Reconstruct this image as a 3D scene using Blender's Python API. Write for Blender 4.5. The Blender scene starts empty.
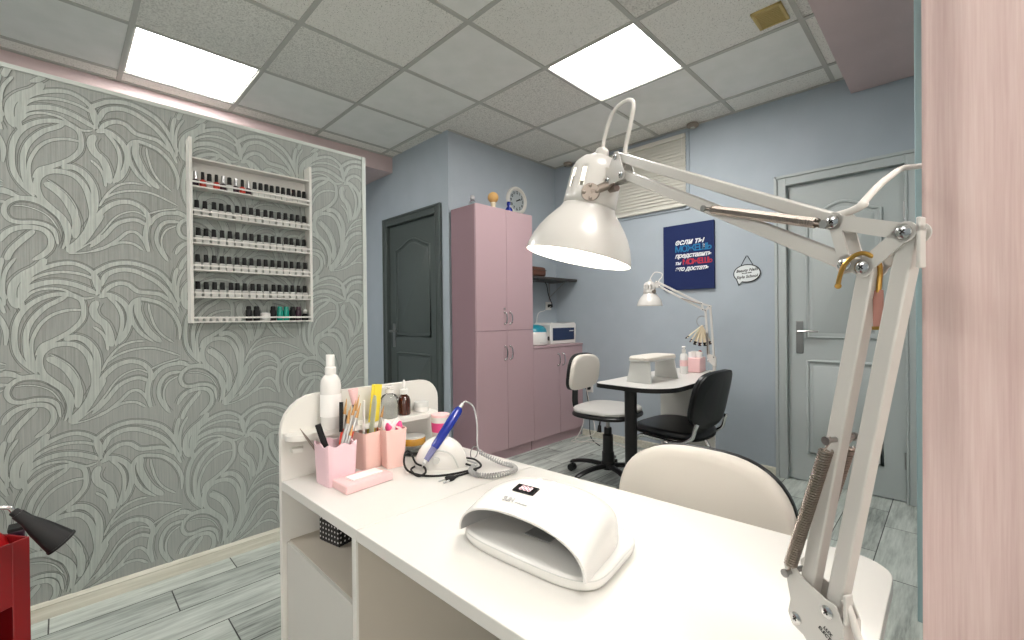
import bpy, bmesh, math, random
from mathutils import Matrix, Vector
S = bpy.context.scene
COL = S.collection
PI = math.pi

# ------------------------------------------------------------------ camera, world, exposure
YAW, PITCH, ROLL, FOCAL = 0.7799, -0.0043, -0.0106, 446.286      # focal length in 1024-wide pixels
EYE = Vector((0, 0, 1.13))
fwd = Vector((math.cos(YAW)*math.cos(PITCH), math.sin(YAW)*math.cos(PITCH), math.sin(PITCH)))
rt0 = Vector((math.sin(YAW), -math.cos(YAW), 0)); up0 = rt0.cross(fwd)
crt = math.cos(ROLL)*rt0 + math.sin(ROLL)*up0; cup = -math.sin(ROLL)*rt0 + math.cos(ROLL)*up0
cd = bpy.data.cameras.new('camera'); cam = bpy.data.objects.new('camera', cd); COL.objects.link(cam)
M = Matrix((crt, cup, -fwd)).transposed().to_4x4(); M.translation = EYE; cam.matrix_world = M
cd.sensor_width = 36; cd.lens = FOCAL/1024*36; cd.clip_start = 0.02; cd.clip_end = 50
S.camera = cam
w = bpy.data.worlds.new('world'); S.world = w; w.use_nodes = True
w.node_tree.nodes['Background'].inputs[0].default_value = (.5, .55, .6, 1)
w.node_tree.nodes['Background'].inputs[1].default_value = 0.3
S.view_settings.view_transform = 'Standard'; S.view_settings.look = 'None'
S.view_settings.exposure = 1.2; S.view_settings.gamma = 1.0; S.view_settings.use_curve_mapping = False
PANEL_POWER = 14.0      # radiance of the ceiling light panels
BULB_POWER = 36.0      # radiance of the desk lamp's bulb

# ------------------------------------------------------------------ materials
def lin(c):
    c = c/255.0
    return c/12.92 if c <= .04045 else ((c+.055)/1.055)**2.4
def rgb(c): return (lin(c[0]), lin(c[1]), lin(c[2]), 1)
class N:
    def __init__(s, name):
        s.m = bpy.data.materials.new(name); s.m.use_nodes = True; s.t = s.m.node_tree
        s.b = s.t.nodes['Principled BSDF']
    def n(s, kind, **kw):
        o = s.t.nodes.new(kind)
        for k, v in kw.items():
            if k in o.bl_rna.properties: setattr(o, k, v)
        return o
    def l(s, a, b): s.t.links.new(a, b)
    def math(s, op, a, b=None, c=None):
        o = s.t.nodes.new('ShaderNodeMath'); o.operation = op
        for i, v in enumerate((a, b, c)):
            if v is None: continue
            if isinstance(v, (int, float)): o.inputs[i].default_value = v
            else: s.l(v, o.inputs[i])
        return o.outputs[0]
    def ramp(s, fac, stops):
        o = s.t.nodes.new('ShaderNodeValToRGB'); e = o.color_ramp.elements
        while len(e) < len(stops): e.new(0.5)
        for i, (p, c) in enumerate(stops): e[i].position = p; e[i].color = c if len(c) == 4 else rgb(c)
        s.l(fac, o.inputs[0]); return o.outputs[0]
    def coords(s, scale=(1, 1, 1), kind='Object'):
        tc = s.n('ShaderNodeTexCoord'); mp = s.n('ShaderNodeMapping'); mp.inputs['Scale'].default_value = scale
        s.l(tc.outputs[kind], mp.inputs[0]); return mp.outputs[0]
    def noise(s, vec, scale, detail=3, rough=.5):
        o = s.n('ShaderNodeTexNoise'); o.inputs['Scale'].default_value = scale
        o.inputs['Detail'].default_value = detail; o.inputs['Roughness'].default_value = rough
        s.l(vec, o.inputs['Vector']); return o.outputs[0]
    def bump(s, h, strength=.2, dist=.001):
        o = s.n('ShaderNodeBump'); o.inputs['Strength'].default_value = strength; o.inputs['Distance'].default_value = dist
        s.l(h, o.inputs['Height']); s.l(o.outputs[0], s.b.inputs['Normal'])
def pbr(name, col, rough=.5, metal=0, spec=.5, coat=0, bump=0, bscale=300, var=0, emit=None, power=0, trans=0, alpha=1, ior=1.45):
    k = N(name); b = k.b
    b.inputs['Base Color'].default_value = rgb(col); b.inputs['Roughness'].default_value = rough
    b.inputs['Metallic'].default_value = metal; b.inputs['Specular IOR Level'].default_value = spec
    b.inputs['Coat Weight'].default_value = coat; b.inputs['Transmission Weight'].default_value = trans
    b.inputs['IOR'].default_value = ior; b.inputs['Alpha'].default_value = alpha
    if emit: b.inputs['Emission Color'].default_value = rgb(emit); b.inputs['Emission Strength'].default_value = power
    if bump or var:
        v = k.coords()
        nz = k.noise(v, bscale)
        if bump: k.bump(nz, bump)
        if var:
            n2 = k.noise(v, 6, 4)
            c0 = tuple(max(0, x-var) for x in col); c1 = tuple(min(255, x+var) for x in col)
            k.l(k.ramp(n2, [(.3, c0), (.7, c1)]), b.inputs['Base Color'])
    return k.m
MT = {}
def mk(name, *a, **k): MT[name] = pbr(name, *a, **k)
mk('wall_paint', (171,181,189), .62, bump=.12, bscale=260, var=2)
mk('pier_paint', (150,176,180), .6, bump=.1)
mk('pink_paint', (204,184,183), .6, bump=.1, var=3)
mk('trim_blue', (158,168,176), .5)
mk('door_paint', (180,187,186), .42, bump=.05, bscale=60)
mk('door_paint_shaded', (78,86,84), .42, bump=.05, bscale=60)  # door paint darkened: the dim passage's shade is put into the colour
mk('partition_trim', (206,212,206), .45)
mk('white_melamine', (226,224,218), .38, bump=.02, bscale=500)
mk('desk_top_white', (222,220,215), .3)
mk('desk_edge', (206,198,184), .45)
mk('desk_side', (196,188,176), .5)
mk('desk_door', (205,204,198), .5)
mk('pink_cabinet', (188,160,165), .45, bump=.03)
mk('pink_cabinet_edge', (150,122,130), .5)
mk('chrome', (205,205,205), .2, metal=1)
mk('steel', (160,160,158), .3, metal=1)
mk('bronze_steel', (152,142,134), .38, metal=1)
mk('brass', (190,150,80), .28, metal=1)
mk('dark_hole', (20,18,16), .6)
mk('lamp_white', (206,203,198), .32, coat=.3)
mk('lamp_inner', (240,238,230), .5)
mk('plastic_white', (232,230,226), .25, coat=.3)
mk('plastic_gray', (205,206,202), .35)
mk('inner_gray', (172,172,172), .3, metal=.3)
mk('leather_white', (226,220,210), .5, bump=.1, bscale=400)
mk('leather_gray', (196,194,190), .5, bump=.1, bscale=400)
mk('plastic_black', (16,16,17), .4)
mk('leather_black', (20,21,24), .38, bump=.2, bscale=350)
mk('rubber_black', (12,12,12), .6)
mk('cup_pink', (244,204,204), .45)
mk('cup_lilac', (238,204,212), .45)
mk('cup_peach', (242,205,196), .45)
mk('pink_box', (236,196,196), .45)
mk('paper_white', (245,243,240), .7)
mk('hot_pink', (232,80,140), .5)
mk('yellow_foam', (244,222,70), .7, bump=.3, bscale=900)
mk('file_green', (196,202,178), .7)
mk('bristle', (196,150,96), .7)
mk('red_gloss', (196,60,44), .35)
mk('green_gloss', (120,190,70), .35)
mk('silver', (206,206,206), .28, metal=.8)
mk('glass_clear', (240,244,244), .05, trans=1, ior=1.4)
mk('amber_glass', (62,26,14), .12, coat=.6)
mk('gold_jam', (190,140,50), .25, coat=.5)
mk('blue_gloss', (14,40,140), .22, coat=.5)
mk('blue_clear', (120,120,160), .15, coat=.4)
mk('cord_gray', (178,178,178), .5)
mk('cord_white', (224,220,214), .5)
mk('display_black', (16,14,16), .15)
mk('led_red', (205,170,175), .5, emit=(220,190,195), power=.35)
mk('poster_navy', (14,34,86), .75, bump=.1, bscale=600)
mk('ink_white', (235,238,240), .7)
mk('ink_cyan', (30,120,170), .7)
mk('ink_red', (190,50,70), .7)
mk('ink_black', (18,20,22), .7)
mk('sign_white', (222,228,228), .6)
mk('clock_rim', (224,222,214), .35)
mk('clock_face', (176,184,186), .5)
mk('red_metal', (132,14,20), .4, coat=.2)
mk('red_ball', (176,22,28), .3)
mk('wood_ball', (216,170,104), .5)
mk('teal_gloss', (20,150,132), .25, coat=.3)
mk('maroon', (54,28,44), .3)
mk('bottle_white', (216,216,212), .35)
mk('bottle_label', (188,188,184), .5)
mk('cap_black', (6,6,7), .6)
mk('rack_white', (224,222,216), .45)
mk('vent_wood', (206,184,120), .5)
mk('vent_slot', (120,100,56), .7)
mk('shelf_dark', (58,54,52), .45)
mk('brown_leather', (92,58,44), .5, bump=.2)
mk('teal_plastic', (40,140,160), .3)
mk('glass_dark_blue', (24,44,84), .12, coat=.5)
mk('dark_table_edge', (14,14,14), .4)
mk('cream_stick', (226,212,184), .5)
mk('tag_pink', (196,140,128), .5)
mk('sensor_brown', (150,140,128), .5)
mk('blind_slat', (206,204,194), .5)
mk('black_lamp', (22,22,24), .5)
def emis(name, col, power):
    k = N(name); k.b.inputs['Base Color'].default_value = rgb((230,230,230))
    k.b.inputs['Emission Color'].default_value = rgb(col); k.b.inputs['Emission Strength'].default_value = power
    MT[name] = k.m
emis('panel_glow', (255,252,248), PANEL_POWER)
emis('fill_window_glow', (255,250,240), 1.3)  # glow of the added, unseen fill windows
emis('bulb_glow', (255,247,236), BULB_POWER)

def mat_floor():
    k = N('floor_planks'); P = 0.1885; Lp = 0.6
    tc = k.n('ShaderNodeTexCoord'); sp = k.n('ShaderNodeSeparateXYZ'); k.l(tc.outputs['Object'], sp.inputs[0])
    X, Y = sp.outputs[0], sp.outputs[1]
    r = k.math('DIVIDE', k.math('SUBTRACT', Y, 0.266), P); row = k.math('FLOOR', r); fr = k.math('FRACT', k.math('ADD', r, 100))
    off = k.math('SUBTRACT', 0.556-2.64, k.math('MULTIPLY', row, -0.24))
    uu = k.math('DIVIDE', k.math('SUBTRACT', X, off), Lp); cell = k.math('FLOOR', uu); fu = k.math('SUBTRACT', uu, cell)
    def near(v, wd):       # 1 inside the joint
        return k.math('LESS_THAN', k.math('MINIMUM', v, k.math('SUBTRACT', 1.0, v)), wd)
    joint = k.math('MAXIMUM', near(fr, 0.0022/P), near(fu, 0.0022/Lp))
    cb = k.n('ShaderNodeCombineXYZ'); k.l(row, cb.inputs[0]); k.l(cell, cb.inputs[1])
    wn = k.n('ShaderNodeTexWhiteNoise', noise_dimensions='3D'); k.l(cb.outputs[0], wn.inputs[0])
    # grain, shifted per plank
    ad = k.n('ShaderNodeVectorMath', operation='ADD'); sc = k.n('ShaderNodeVectorMath', operation='SCALE'); sc.inputs[3].default_value = 7.0
    k.l(wn.outputs[1], sc.inputs[0]); k.l(tc.outputs['Object'], ad.inputs[0]); k.l(sc.outputs[0], ad.inputs[1])
    mp = k.n('ShaderNodeMapping'); mp.inputs['Scale'].default_value = (1.6, 14, 1); k.l(ad.outputs[0], mp.inputs[0])
    g = k.noise(mp.outputs[0], 2.2, 8, .62)
    mp2 = k.n('ShaderNodeMapping'); mp2.inputs['Scale'].default_value = (6, 70, 1); k.l(ad.outputs[0], mp2.inputs[0])
    g2 = k.noise(mp2.outputs[0], 2.0, 4, .6)
    f = k.math('ADD', k.math('MULTIPLY', g, .75), k.math('MULTIPLY', g2, .3))
    f = k.math('ADD', f, k.math('MULTIPLY', k.math('SUBTRACT', wn.outputs[0], .5), .16))
    c = k.ramp(f, [(.32, (122,127,122)), (.47, (168,175,169)), (.58, (190,197,190)), (.75, (216,221,214))])
    mx = k.n('ShaderNodeMix', data_type='RGBA'); k.l(joint, mx.inputs[0]); k.l(c, mx.inputs[6]); mx.inputs[7].default_value = rgb((44,46,44))
    k.l(mx.outputs[2], k.b.inputs['Base Color']); k.b.inputs['Roughness'].default_value = .42
    h = k.math('SUBTRACT', k.math('MULTIPLY', f, .25), joint); k.bump(h, .25, .002)
    MT['floor_planks'] = k.m
mat_floor()
def mat_wallpaper():
    k = N('wallpaper_ground'); v = k.coords((260, 1, 5))
    g = k.noise(v, 1.0, 4, .6); v2 = k.coords((3, 1, 3)); g2 = k.noise(v2, 1, 2)
    f = k.math('ADD', k.math('MULTIPLY', g, .7), k.math('MULTIPLY', g2, .3))
    k.l(k.ramp(f, [(.3, (148,153,149)), (.7, (171,175,170))]), k.b.inputs['Base Color'])
    k.b.inputs['Roughness'].default_value = .55; k.bump(g, .35, .0006); MT['wallpaper_ground'] = k.m
    k = N('wallpaper_band'); v = k.coords((220, 1, 8)); g = k.noise(v, 1, 3)
    k.l(k.ramp(g, [(.3, (166,174,169)), (.7, (185,192,186))]), k.b.inputs['Base Color'])
    k.b.inputs['Roughness'].default_value = .42; k.b.inputs['Metallic'].default_value = .15; k.bump(g, .2, .0004); MT['wallpaper_band'] = k.m
    k = N('wallpaper_line'); k.b.inputs['Base Color'].default_value = rgb((122,128,124)); k.b.inputs['Roughness'].default_value = .5; MT['wallpaper_line'] = k.m
mat_wallpaper()
def mat_tiles():
    k = N('tile_fissured'); v = k.coords(); vo = k.n('ShaderNodeTexVoronoi'); vo.inputs['Scale'].default_value = 135; k.l(v, vo.inputs['Vector'])
    n = k.noise(v, 90, 3, .6); f = k.math('ADD', vo.outputs[0], k.math('MULTIPLY', n, .55))
    k.l(k.ramp(f, [(.34, (120,116,108)), (.46, (228,226,218)), (.8, (242,240,233))]), k.b.inputs['Base Color'])
    k.b.inputs['Roughness'].default_value = .9; k.bump(f, .5, .002); MT['tile_fissured'] = k.m
    k = N('tile_fine'); v = k.coords(); n = k.noise(v, 150, 4, .7)
    k.l(k.ramp(n, [(.38, (190,187,180)), (.5, (232,230,223)), (.7, (241,239,232))]), k.b.inputs['Base Color'])
    k.b.inputs['Roughness'].default_value = .9; k.bump(n, .4, .001); MT['tile_fine'] = k.m
    k = N('tile_smooth'); v = k.coords(); n = k.noise(v, 9, 3)
    k.l(k.ramp(n, [(.3, (236,236,230)), (.7, (243,242,237))]), k.b.inputs['Base Color']); k.b.inputs['Roughness'].default_value = .7
    MT['tile_smooth'] = k.m
    mk('ceiling_bar', (190,189,182), .6)
mat_tiles()
def mat_curtain():
    k = N('curtain_linen'); v = k.coords((420, 420, 10)); g = k.noise(v, 1, 4, .6); v2 = k.coords((60, 60, 2)); g2 = k.noise(v2, 1, 3)
    f = k.math('ADD', k.math('MULTIPLY', g, .6), k.math('MULTIPLY', g2, .4))
    k.l(k.ramp(f, [(.3, (204,175,171)), (.55, (217,193,188)), (.8, (228,209,204))]), k.b.inputs['Base Color'])
    k.b.inputs['Roughness'].default_value = .85; k.bump(g, .3, .0005); MT['curtain_linen'] = k.m
mat_curtain()
def mat_baseboard():
    k = N('baseboard_wood'); v = k.coords((3, 60, 60)); g = k.noise(v, 1, 5, .6)
    k.l(k.ramp(g, [(.3, (196,193,176)), (.7, (224,222,208))]), k.b.inputs['Base Color']); k.b.inputs['Roughness'].default_value = .45
    MT['baseboard_wood'] = k.m
mat_baseboard()
def mat_dots():
    k = N('polka_dots'); tc = k.n('ShaderNodeTexCoord'); sp = k.n('ShaderNodeSeparateXYZ'); k.l(tc.outputs['Object'], sp.inputs[0])
    def ce(o): return k.math('SUBTRACT', k.math('FRACT', k.math('DIVIDE', k.math('ADD', o, 5.0), .011)), .5)
    a, b_, c = (ce(sp.outputs[i]) for i in range(3))
    q = lambda p, r: k.math('ADD', k.math('MULTIPLY', p, p), k.math('MULTIPLY', r, r))
    d = k.math('MINIMUM', k.math('MINIMUM', q(a, b_), q(a, c)), q(b_, c))
    k.l(k.ramp(d, [(.035, (225,225,225)), (.05, (14,14,16))]), k.b.inputs['Base Color']); MT['polka_dots'] = k.m
mat_dots()

# ------------------------------------------------------------------ mesh helpers
class MB:
    def __init__(s): s.bm = bmesh.new()
    def _mi(s, fs, mi):
        for f in fs: f.material_index = mi
    def box(s, c, d, rz=0, mi=0, mat=None):
        m = mat or (Matrix.Translation(c) @ Matrix.Rotation(rz, 4, 'Z'))
        r = bmesh.ops.create_cube(s.bm, size=1, matrix=m @ Matrix.Diagonal((d[0], d[1], d[2], 1)))
        s._mi({f for v in r['verts'] for f in v.link_faces}, mi); return s
    def bx(s, x0, x1, y0, y1, z0, z1, mi=0):
        return s.box(((x0+x1)/2, (y0+y1)/2, (z0+z1)/2), (abs(x1-x0), abs(y1-y0), abs(z1-z0)), mi=mi)
    def bar(s, a, b, w, h, mi=0, up=(0, 0, 1)):
        a, b = Vector(a), Vector(b); z = (b-a).normalized(); u = Vector(up)
        if abs(z.dot(u)) > .98: u = Vector((1, 0, 0))
        x = u.cross(z).normalized(); y = z.cross(x)
        m = Matrix((x, y, z)).transposed().to_4x4(); m.translation = (a+b)/2
        return s.box(None, (w, h, (b-a).length), mi=mi, mat=m)
    def loops(s, L, closed=True, cap0=True, cap1=True, mi=0):
        V = [[s.bm.verts.new(p) for p in l] for l in L]; n = len(V[0]); fs = []
        for i in range(len(V)-1):
            for j in range(n if closed else n-1):
                k = (j+1) % n
                try: fs.append(s.bm.faces.new((V[i][j], V[i][k], V[i+1][k], V[i+1][j])))
                except ValueError: pass
        if closed and cap0: fs.append(s.bm.faces.new(list(reversed(V[0]))))
        if closed and cap1: fs.append(s.bm.faces.new(V[-1]))
        s._mi(fs, mi); return s
    def cyl(s, a, b, r0, r1=None, seg=16, mi=0):
        return s.tube([a, b], [r0, r0 if r1 is None else r1], seg, mi=mi)
    def tube(s, pts, r, seg=8, closed=False, mi=0, flat=1.0):
        P = [Vector(p) for p in pts]; n = len(P)
        R = r if isinstance(r, (list, tuple)) else [r]*n
        T = []
        for i in range(n):
            a = P[(i-1) % n] if (closed or i > 0) else P[i]; b = P[(i+1) % n] if (closed or i < n-1) else P[i]
            T.append((b-a).normalized() if (b-a).length > 1e-9 else Vector((0, 0, 1)))
        u = Vector((0, 0, 1)) if abs(T[0].z) < .9 else Vector((1, 0, 0))
        u = (u - T[0]*u.dot(T[0])).normalized(); L = []
        for i in range(n):
            if i: u = (u - T[i]*u.dot(T[i]));  u = u.normalized() if u.length > 1e-6 else T[i].orthogonal().normalized()
            v = T[i].cross(u)
            L.append([P[i] + (u*math.cos(2*PI*j/seg)*flat + v*math.sin(2*PI*j/seg))*R[i] for j in range(seg)])
        if closed: L.append(L[0][:]); return s.loops(L, cap0=False, cap1=False, mi=mi)
        return s.loops(L, mi=mi)
    def lathe(s, prof, seg=24, m=None, mi=0, cap0=True, cap1=True):
        m = m or Matrix.Identity(4); L = []
        for r, h in prof:
            L.append([m @ Vector((max(r, 1e-5)*math.cos(2*PI*j/seg), max(r, 1e-5)*math.sin(2*PI*j/seg), h)) for j in range(seg)])
        return s.loops(L, cap0=cap0, cap1=cap1, mi=mi)
    def prism(s, poly, a, b, m=None, mi=0):
        m = m or Matrix.Identity(4)
        return s.loops([[m @ Vector((x, y, h)) for x, y in poly] for h in (a, b)], mi=mi)
    def sphere(s, c, r, seg=16, mi=0, sc=(1, 1, 1)):
        m = Matrix.Translation(c) @ Matrix.Diagonal((r*sc[0], r*sc[1], r*sc[2], 1))
        q = bmesh.ops.create_uvsphere(s.bm, u_segments=seg, v_segments=max(6, seg//2), radius=1, matrix=m)
        s._mi({f for v in q['verts'] for f in v.link_faces}, mi); return s
    def build(s, name, mats, parent=None, bevel=0, sub=0, ang=38, solid=0, flat=False):
        bmesh.ops.recalc_face_normals(s.bm, faces=s.bm.faces[:])
        me = bpy.data.meshes.new(name); s.bm.to_mesh(me); s.bm.free()
        if not isinstance(mats, (list, tuple)): mats = [mats]
        for q in mats: me.materials.append(MT[q])
        if not flat:
            me.polygons.foreach_set('use_smooth', [True]*len(me.polygons)); me.set_sharp_from_angle(angle=math.radians(ang))
        o = bpy.data.objects.new(name, me); COL.objects.link(o)
        if parent: o.parent = parent
        if solid:
            q = o.modifiers.new('thickness', 'SOLIDIFY'); q.thickness = solid; q.offset = -1
        if bevel:
            q = o.modifiers.new('bevel', 'BEVEL'); q.width = bevel; q.segments = 2; q.limit_method = 'ANGLE'; q.angle_limit = math.radians(40)
        if sub:
            q = o.modifiers.new('subdivision', 'SUBSURF'); q.levels = sub; q.render_levels = sub
        return o
def tag(o, label=None, cat=None, group=None, kind=None):
    if label: o['label'] = label
    if cat: o['category'] = cat
    if group: o['group'] = group
    if kind: o['kind'] = kind
    return o
def thing(name, label, cat, loc=(0, 0, 0), rz=0, group=None):
    o = bpy.data.objects.new(name, None); COL.objects.link(o); o.location = loc; o.rotation_euler = (0, 0, rz)
    o.empty_display_size = .05
    return tag(o, label, cat, group)
def struct(mb, name, mats, **k): return tag(mb.build(name, mats, **k), kind='structure')
def kids(o): return [c for c in bpy.data.objects if c.parent == o]
def copy_tree(o, parent=None):
    ch = kids(o); c = o.copy(); COL.objects.link(c); c.parent = parent
    for q in ch: copy_tree(q, c)
    return c
def crom(P, n=8, closed=False):
    P = [Vector(p) for p in P]; out = []; m = len(P)
    for i in range(m if closed else m-1):
        if closed: a, b, c, d = P[(i-1) % m], P[i], P[(i+1) % m], P[(i+2) % m]
        else: a, b, c, d = P[max(i-1, 0)], P[i], P[i+1], P[min(i+2, m-1)]
        for j in range(n):
            t = j/n
            out.append(.5*((2*b)+(c-a)*t+(2*a-5*b+4*c-d)*t*t+(3*b-a-3*c+d)*t**3))
    if not closed: out.append(P[-1])
    return out
def text_mesh(txt, size, mat, parent, name, loc, rot, shear=0, bold=0, align='CENTER', depth=.0004, spacing=1.0):
    cu = bpy.data.curves.new(name, 'FONT'); cu.body = txt; cu.size = size; cu.shear = shear; cu.offset = bold
    cu.align_x = align; cu.align_y = 'CENTER'; cu.extrude = depth; cu.space_character = spacing; cu.resolution_u = 3
    o = bpy.data.objects.new(name+'_curve', cu); COL.objects.link(o)
    dg = bpy.context.evaluated_depsgraph_get(); dg.update()
    me = bpy.data.meshes.new_from_object(o.evaluated_get(dg)); me.name = name
    bpy.data.objects.remove(o); bpy.data.curves.remove(cu)
    me.materials.clear(); me.materials.append(MT[mat])
    q = bpy.data.objects.new(name, me); COL.objects.link(q); q.location = loc; q.rotation_euler = rot; q.parent = parent
    return q
def ordinal(i): return ['first','second','third','fourth','fifth','sixth','seventh','eighth','ninth','tenth','eleventh','twelfth','thirteenth','fourteenth','fifteenth','sixteenth','seventeenth'][i]

# ------------------------------------------------------------------ the room
CEIL = 2.637; XR = 3.53; YB = 2.86; XP = 2.184; YW = 2.485
struct(MB().bx(-2.6, 3.63, -2.1, 5.1, -.05, 0), 'floor', 'floor_planks', flat=True)
def wall_holes(axis, p0, p1, u0, u1, z1, holes, mb):
    """slab between planes p0,p1 of an axis, over u0..u1, with rectangular openings (u0,u1,z0,z1)"""
    us = sorted({u0, u1, *[h[0] for h in holes], *[h[1] for h in holes]}); zs = sorted({0, z1, *[h[2] for h in holes], *[h[3] for h in holes]})
    for a, b in zip(us, us[1:]):
        for c, d in zip(zs, zs[1:]):
            um, zm = (a+b)/2, (c+d)/2
            if any(h[0] < um < h[1] and h[2] < zm < h[3] for h in holes): continue
            if axis == 'X': mb.bx(p0, p1, a, b, c, d)
            else: mb.bx(a, b, p0, p1, c, d)
    return mb
D1 = (0.2, 0.815, 0, 2.02)            # doorway in the right wall
W1 = (1.52, 2.62, 2.02, 2.575)        # high window in the right wall
D2 = (3.02, 3.79, 0, 2.0)             # doorway in the passage wall
struct(wall_holes('X', XR, XR+.12, -2.1, 2.96, CEIL, [D1, W1], MB()), 'wall_right', 'wall_paint', flat=True)
struct(MB().bx(XP+.1, XR, YB, YB+.1, 0, CEIL), 'wall_back', 'wall_paint', flat=True)
struct(wall_holes('X', XP, XP+.1, YB, 5.0, CEIL, [D2], MB()), 'wall_passage', 'wall_paint', flat=True)
struct(MB().bx(-2.6, XP+.1, 5.0, 5.1, 0, CEIL), 'wall_far', 'wall_paint', flat=True)
WL = (-1.95, -.35, .75, 2.2)         # unseen window added as fill light, on the left behind the camera
struct(wall_holes('X', -2.6, -2.5, -2.1, 5.0, CEIL, [WL], MB()), 'wall_left', 'wall_paint', flat=True)
m_ = MB()
for q in ((WL[0], WL[0]+.05, WL[2], WL[3]), (WL[1]-.05, WL[1], WL[2], WL[3]), (WL[0], WL[1], WL[2], WL[2]+.05), (WL[0], WL[1], WL[3]-.05, WL[3])): m_.bx(-2.56, -2.51, *q)
struct(m_, 'fill_window_2', 'partition_trim', bevel=.003)
tag(MB().bx(-2.585, -2.575, WL[0], WL[1], WL[2], WL[3]).build('fill_pane', 'fill_window_glow'), kind='structure')
WF = (-1.6, .2, .8, 2.2)  # another unseen window, added behind the camera to brighten the room
struct(wall_holes('Y', -2.1, -2.0, -2.5, XR, CEIL, [WF], MB()), 'wall_front', 'pink_paint', flat=True)
m_ = MB()
for q in ((WF[0], WF[0]+.05, WF[2], WF[3]), (WF[1]-.05, WF[1], WF[2], WF[3]), (WF[0], WF[1], WF[2], WF[2]+.05), (WF[0], WF[1], WF[3]-.05, WF[3])): m_.bx(q[0], q[1], -2.06, -2.01, q[2], q[3])
struct(m_, 'fill_window_3', 'partition_trim', bevel=.003)
tag(MB().bx(WF[0], WF[1], -2.085, -2.075, WF[2], WF[3]).build('fill_pane', 'fill_window_glow'), kind='structure')
# pier beside the curtain
struct(MB().bx(2.2, 2.32, -2.0, .098, 0, 2.525), 'wall_pier', 'pier_paint', bevel=.003)
# dropped beams
struct(MB().bx(.9, XR, -.4, .455, 2.525, CEIL+.02), 'trim_1', 'pink_paint', bevel=.003)
struct(MB().bx(-2.5, XP, 3.70, 5.0, 2.49, CEIL+.02), 'trim_2', 'pink_paint', bevel=.003)
# ceiling grid
GX, GY = .868, 1.144
lights = {(-1, 3), (2, 0), (-4, 1), (-1, -3), (2, -3)}  # the panels out of view are added to fill the room with light
kindmap = {(0,2):1,(1,0):0,(2,-1):0,(2,1):1,(2,2):1,(-1,2):1,(-2,2):0,(1,-1):1,(3,-2):0,(4,-1):0,(4,0):1,(4,1):1,(0,1):0,(-1,1):0,(3,2):1,(0,0):2,(1,1):2,(3,-1):2,(3,0):2,(3,1):2,(1,2):2,(0,3):2,(1,3):2,(-2,3):2}
rnd = random.Random(5); cb = MB()
for i in range(-6, 5):
    for j in range(-6, 5):
        x0, x1 = max(GX+.6*i, -2.5), min(GX+.6*i+.6, XR); y0, y1 = max(GY+.6*j, -2.0), min(GY+.6*j+.6, 3.72)
        if x1-x0 < .02 or y1-y0 < .02: continue
        if (i, j) in lights:
            cb.bx(x0, x1, y0, y1, CEIL+.06, CEIL+.08, 2)
            for q in ((x0, x0+.002, y0, y1), (x1-.002, x1, y0, y1), (x0, x1, y0, y0+.002), (x0, x1, y1-.002, y1)): cb.bx(*q, CEIL, CEIL+.06, 2)
            continue
        cb.bx(x0, x1, y0, y1, CEIL, CEIL+.02, kindmap.get((i, j), rnd.choice((0, 1, 2))))
for i in range(-5, 5):
    x = GX+.6*i
    if x < XR: cb.bx(x-.012, x+.012, -2.0, 3.72, CEIL-.006, CEIL+.001, 3)
for j in range(-5, 5):
    y = GY+.6*j
    if y < 3.72: cb.bx(-2.5, XR, y-.012, y+.012, CEIL-.0055, CEIL+.001, 3)
cb.bx(-2.5, XP, 3.675, 3.70, CEIL-.006, CEIL+.001, 3); cb.bx(XR-.02, XR, -2, 2.86, CEIL-.006, CEIL+.001, 3); cb.bx(XP, XR, 2.84, 2.86, CEIL-.006, CEIL+.001, 3)
cb.bx(-2.5, XR, -2.1, 5.0, CEIL+.085, CEIL+.1, 2)
struct(cb, 'ceiling', ['tile_fissured', 'tile_fine', 'tile_smooth', 'ceiling_bar'], flat=True)
for (i, j), lab in {(-1, 3): 'square white glowing ceiling panel above the patterned partition', (2, 0): 'square white glowing ceiling panel above the raised desk lamp',
        (-4, 1): 'added fill-light ceiling panel on the left side behind the camera', (-1, -3): 'added fill-light ceiling panel behind the camera',
        (2, -3): 'added fill-light ceiling panel behind the curtain'}.items():
    x, y = GX+.6*i+.3, GY+.6*j+.3
    t = thing('ceiling_light', lab, 'light', (x, y, CEIL-.008), 0, 'square ceiling light panels')
    f = MB()
    for a, b, c, d in ((-.288, -.278, -.288, .288), (.278, .288, -.288, .288), (-.278, .278, -.288, -.278), (-.278, .278, .278, .288)): f.bx(a, b, c, d, .009, .02)
    f.build('frame', 'lamp_white', t)
    MB().bx(-.278, .278, -.278, .278, .0105, .016).build('diffuser', 'panel_glow', t)
# ceiling vent
t = thing('ceiling_vent', 'small yellowish slatted vent in the speckled ceiling tile', 'vent', (2.522, .648, CEIL-.004))
v = MB(); a, b = .083, .068
v.bx(-a, a, -b, -b+.014, -.008, .004); v.bx(-a, a, b-.014, b, -.008, .004); v.bx(-a, -a+.014, -b, b, -.008, .004); v.bx(a-.014, a, -b, b, -.008, .004)
v.build('frame', 'vent_wood', t, bevel=.002)
v = MB(); v.bx(-a+.01, a-.01, -b+.01, b-.01, .001, .004); v.build('backing', 'vent_slot', t)
v = MB()
for q in range(9):
    v.box((-a+.024+q*.0148, 0, -.002), (.006, 2*b-.026, .006))
v.build('slats', 'vent_wood', t)
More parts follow.
